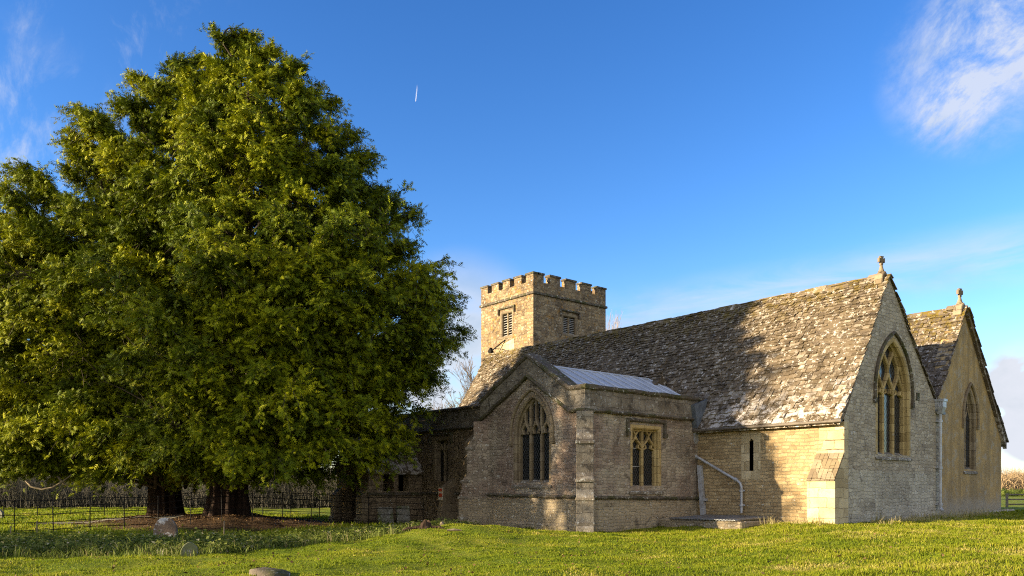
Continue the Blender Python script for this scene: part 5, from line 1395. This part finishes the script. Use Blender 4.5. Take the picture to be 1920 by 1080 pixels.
# ------------------------------------------------------------------ grass, weeds, leaves
def lawn_edge(s):          # depth where the mown grass gives way to weeds
    return np.interp(s, [-14, -11.9, -7.2, -5.5, -3.5, -1.7, -0.2], [18.4, 18.6, 18.9, 22.6, 24.0, 26.5, 40.0])
def blades(name, n, d0, d1, region, mat, seed, h0, h1, w0, w1, label, cat, tmax=0.70, tmin=-0.70, col_lo=0.0, col_hi=0.9, lean=0.55, clump=0.0, power=1.0):
    rg_ = np.random.default_rng(seed)
    d = d0 + (d1 - d0) * rg_.uniform(0, 1, n) ** power; t = rg_.uniform(tmin, tmax, n)
    x = d * (F2[0] + t * R2[0]); y = d * (F2[1] + t * R2[1]); s = t * d
    k = region(x, y, s, d, rg_)
    x, y, d = x[k], y[k], d[k]; n = len(x)
    hn = 0.55 + 0.45 * (np.sin(x * 2.1 + 1.3 * y) * np.cos(1.7 * y - x) * 0.5 + 0.5) + 0.55 * (np.sin(5.3 * x + 2 * np.sin(3.1 * y)) * np.sin(6.1 * y + 2 * np.sin(2.7 * x)) > 0.25)
    h = rg_.uniform(h0, h1, n) * hn * (0.6 + 0.4 * smooth(-1, 8, x * R2[0] + y * R2[1]) if name == 'lawn_grass' else 1.0); w_ = rg_.uniform(w0, w1, n) * (0.6 + d / 28.0); a = rg_.uniform(0, 6.28, n); b = rg_.uniform(0, 6.28, n); l = np.abs(rg_.normal(0, lean, n)) * h
    z = gz(x, y) - 0.01
    B = np.stack([x, y, z], 1); dx = np.stack([np.cos(a), np.sin(a), 0 * a], 1) * w_[:, None] / 2; bend = np.stack([np.cos(b), np.sin(b), 0 * b], 1)
    m1 = B + bend * (l * 0.35)[:, None]; m1[:, 2] += h * 0.6; tip = B + bend * l[:, None]; tip[:, 2] += h
    V = np.stack([B - dx, B + dx, m1 - dx * 0.8, m1 + dx * 0.8, tip], 1).reshape(-1, 3)
    o = (np.arange(n) * 5)[:, None]; T = np.concatenate([o + np.array([[0, 1, 3]]), o + np.array([[0, 3, 2]]), o + np.array([[2, 3, 4]])])
    pat = 0.5 + 0.28 * np.sin(x * 0.9 + 2 * np.sin(y * 0.7)) * np.sin(y * 1.1 + 1.5 * np.sin(x * 0.6)) + 0.28 * np.sin(x * 3.7 + 2 * np.sin(y * 2.3)) * np.sin(y * 4.1 + 1.5 * np.sin(x * 2.9))
    rv = np.clip(0.26 * (mat == 'grassblade') * smooth(1, 11, x * R2[0] + y * R2[1]) + col_lo + (col_hi - col_lo) * (0.36 * rg_.uniform(0, 1, n) + 0.64 * pat) + (rg_.uniform(0, 1, n) > 0.93) * 0.3 + 0.22 * (np.sin(0.8 * x + 1.9 * np.sin(0.6 * y)) * np.sin(1.0 * y + 1.4 * np.sin(0.9 * x) + 1) > 0.62), 0, 1)
    o_ = np_obj(name, V, T, M[mat], loc=(0, 0, 0), rnd=np.repeat(rv, 5)); tag(o_, label, cat, kind='stuff'); return o_
def in_building(x, y):
    return ((x > XT0 - 0.1) & (x < XT1 + 0.05) & (y > YT - 0.05)) | ((x < XG + 0.3) & (y > YS - 0.1)) | ((x < XG + 0.05) & (x > bx0) & (y > by0 - 0.1)) | ((x < XT0) & (y > YA - 0.1)) | ((x < XP1 + 0.1) & (x > XP0) & (y > YP - 0.3)) | ((x > pa[0]) & (x < pb[0]) & (y > pa[1]) & (y < pb[1]))
def reg_lawn(x, y, s, d, r): return (d < lawn_edge(s) + r.normal(0, 0.35, len(x))) & ~in_building(x, y)
blades('lawn_grass', 420000, 11.0, 31.0, reg_lawn, 'grassblade', 1, 0.035, 0.085, 0.010, 0.018, 'short sunlit churchyard grass', 'grass', power=0.95)
blades('lawn_grass', 150000, 30.0, 60.0, reg_lawn, 'grassblade', 2, 0.05, 0.11, 0.014, 0.03, 'churchyard grass around the gables', 'grass', tmin=0.0)
def reg_weed(x, y, s, d, r): return (d > lawn_edge(s) + r.normal(0, 0.3, len(x))) & (d < lawn_edge(s) + 5.2 + r.normal(0, 0.7, len(x))) & ~in_building(x, y) & (s < -0.3)
blades('rough_grass', 60000, 18.0, 33.0, reg_weed, 'nettle', 3, 0.10, 0.26, 0.012, 0.022, 'long rough grass below the railing', 'grass', tmax=0.02, col_lo=0.1, col_hi=0.85, lean=0.7)
def reg_beyond(x, y, s, d, r):
    q = np.minimum(np.hypot(x - YEW_A[0], y - YEW_A[1]), np.hypot(x - YEW_B[0], y - YEW_B[1]))
    return (d > lawn_edge(s) + 4.0) & (q > 5.6 + r.normal(0, 0.8, len(x))) & ~in_building(x, y)
blades('orchard_grass', 120000, 24.0, 62.0, reg_beyond, 'grassblade', 4, 0.05, 0.14, 0.016, 0.035, 'grass beyond the railing under the yews', 'grass', tmax=0.02)
def weeds(n, seed):
    rg_ = np.random.default_rng(seed); d = rg_.uniform(18, 31, n); t = rg_.uniform(-0.72, -0.02, n); s = t * d
    x = d * (F2[0] + t * R2[0]); y = d * (F2[1] + t * R2[1])
    dens = 0.5 + 0.5 * np.sin(x * 1.3 + np.sin(y * 2)) * np.cos(y * 1.1)
    k = reg_weed(x, y, s, d, rg_) & (rg_.uniform(0, 1, n) < 0.35 + 0.65 * dens) & (d > lawn_edge(s) + 0.2)
    x, y = x[k], y[k]; n = len(x); hs = rg_.uniform(0.08, 0.34, n)
    V = []; m = 7
    C = np.repeat(np.stack([x, y, gz(x, y)], 1), m, 0); hh = np.tile(np.linspace(0.25, 1, m), n) * np.repeat(hs, m); C[:, 2] += hh
    C[:, :2] += rg_.normal(0, 0.05, (len(C), 2))
    D = rg_.normal(0, 1, (len(C), 3)); D[:, 2] = rg_.normal(-0.1, 0.3, len(C)); Nn = rg_.normal(0, 0.35, (len(C), 3)); Nn[:, 2] += 1
    S = rg_.uniform(0.06, 0.15, len(C)); X = unit(D); Y = unit(np.cross(Nn, X)); Z = np.cross(X, Y)
    tt = np.array([[0, 0, 0], [0.5, 0.33, 0.06], [1, 0, -0.12], [0.5, -0.33, 0.06]])
    V = (C[:, None] + S[:, None, None] * (tt[None, :, 0:1] * X[:, None] + tt[None, :, 1:2] * Y[:, None] + tt[None, :, 2:3] * Z[:, None])).reshape(-1, 3)
    o = (np.arange(len(C)) * 4)[:, None]; T = np.concatenate([o + np.array([[0, 1, 2]]), o + np.array([[0, 2, 3]])])
    o_ = np_obj('nettles', V, T, M['nettle'], loc=(0, 0, 0), rnd=np.repeat(np.clip(rg_.normal(0.45, 0.27, len(C)), 0, 1), 4)); tag(o_, 'bed of low nettles and weeds around the gravestones', 'nettles', kind='stuff')
weeds(11000, 9)
def reg_dry(x, y, s, d, r):
    near_wall = ((np.abs(y - by0 + 0.5) < 0.55) & (x < XG) & (x > -17.3)) | ((np.abs(y - YT + 0.35) < 0.3) & (x < XT1) & (x > XT0) & (r.uniform(0, 1, len(x)) < 0.5)) | ((np.abs(x - XT1 - 0.25) < 0.25) & (y > YT) & (y < 24) & (r.uniform(0, 1, len(x)) < 0.5)) | ((np.abs(x - XG - 0.75) < 0.5) & (y > 27.5) & (y < 38))
    weed = (d > lawn_edge(s) - 0.2) & (d < lawn_edge(s) + 1.6) & (s < -1)
    return (near_wall | (weed & (r.uniform(0, 1, len(x)) < 0.12))) & ~in_building(x, y)
blades('dry_grass', 130000, 14.0, 40.0, reg_dry, 'drygrass', 5, 0.08, 0.30, 0.008, 0.015, 'tufts of dry straw-coloured grass along the wall foot', 'grass', col_hi=1.0, lean=0.45)
def litter(n, seed):
    rg_ = np.random.default_rng(seed); which = rg_.uniform(0, 1, n) < 0.5
    cx_ = np.where(which, YEW_A[0], YEW_B[0]); cy_ = np.where(which, YEW_A[1], YEW_B[1]); r_ = np.abs(rg_.normal(0, 4.0, n)); a = rg_.uniform(0, 6.28, n)
    far_ = rg_.uniform(0, 1, n) < 0.06
    d = rg_.uniform(13, 26, n); t = rg_.uniform(-.65, .65, n)
    x = np.where(far_, d * (F2[0] + t * R2[0]), cx_ + r_ * np.cos(a)); y = np.where(far_, d * (F2[1] + t * R2[1]), cy_ + r_ * np.sin(a))
    C = np.stack([x, y, gz(x, y) + 0.025 + far_ * 0.02], 1); X = unit(rg_.normal(0, 1, (n, 3)) * np.array([1, 1, 0.3])); Nn = rg_.normal(0, 0.4, (n, 3)); Nn[:, 2] += 1
    Y = unit(np.cross(Nn, X)); S = rg_.uniform(0.03, 0.08, n)
    tt = np.array([[-0.5, 0], [0, 0.35], [0.5, 0], [0, -0.35]])
    V = (C[:, None] + S[:, None, None] * (tt[None, :, 0:1] * X[:, None] + tt[None, :, 1:2] * Y[:, None])).reshape(-1, 3)
    o = (np.arange(n) * 4)[:, None]; T = np.concatenate([o + np.array([[0, 1, 2]]), o + np.array([[0, 2, 3]])])
    o_ = np_obj('fallen_leaves', V, T, M['litter'], loc=(0, 0, 0), rnd=np.repeat(rg_.uniform(0, 1, n), 4)); tag(o_, 'brown fallen leaves under the yews', 'leaves', kind='stuff')
litter(26000, 12)

# ------------------------------------------------------------------ aeroplane trail, far off and high
dist = 9000.0
def far_pt(u, v):
    q = pix_dir(u, v); return np.array([0, 0, EYE]) + q * dist
pa_, pb_ = far_pt(779.5, 190), far_pt(782.5, 158)
n_ = 14; V = []; rnd_ = []
for i in range(n_):
    f = i / (n_ - 1); c = pa_ + (pb_ - pa_) * f; r_ = 2.6 + 4.5 * f
    for k in range(8):
        a = 2 * math.pi * k / 8; V.append(c + r_ * (math.cos(a) * np.array([*R2, 0]) + math.sin(a) * np.array([F2[0] * 0.8, F2[1] * 0.8, 0.5]))); rnd_.append(0.38 * (1 - f) ** 1.2)
V = np.array(V); b = (np.arange(n_ - 1)[:, None] * 8 + np.arange(8)[None, :]); c = (np.arange(n_ - 1)[:, None] * 8 + ((np.arange(8) + 1) % 8)[None, :])
T = np.concatenate([np.stack([b, c, c + 8], -1).reshape(-1, 3), np.stack([b, c + 8, b + 8], -1).reshape(-1, 3)])
o = np_obj('vapour_trail', V, T, M['vapour'], loc=(0, 0, 0), rnd=np.array(rnd_)); tag(o, 'short white aeroplane vapour trail high in the blue sky', 'vapour trail')
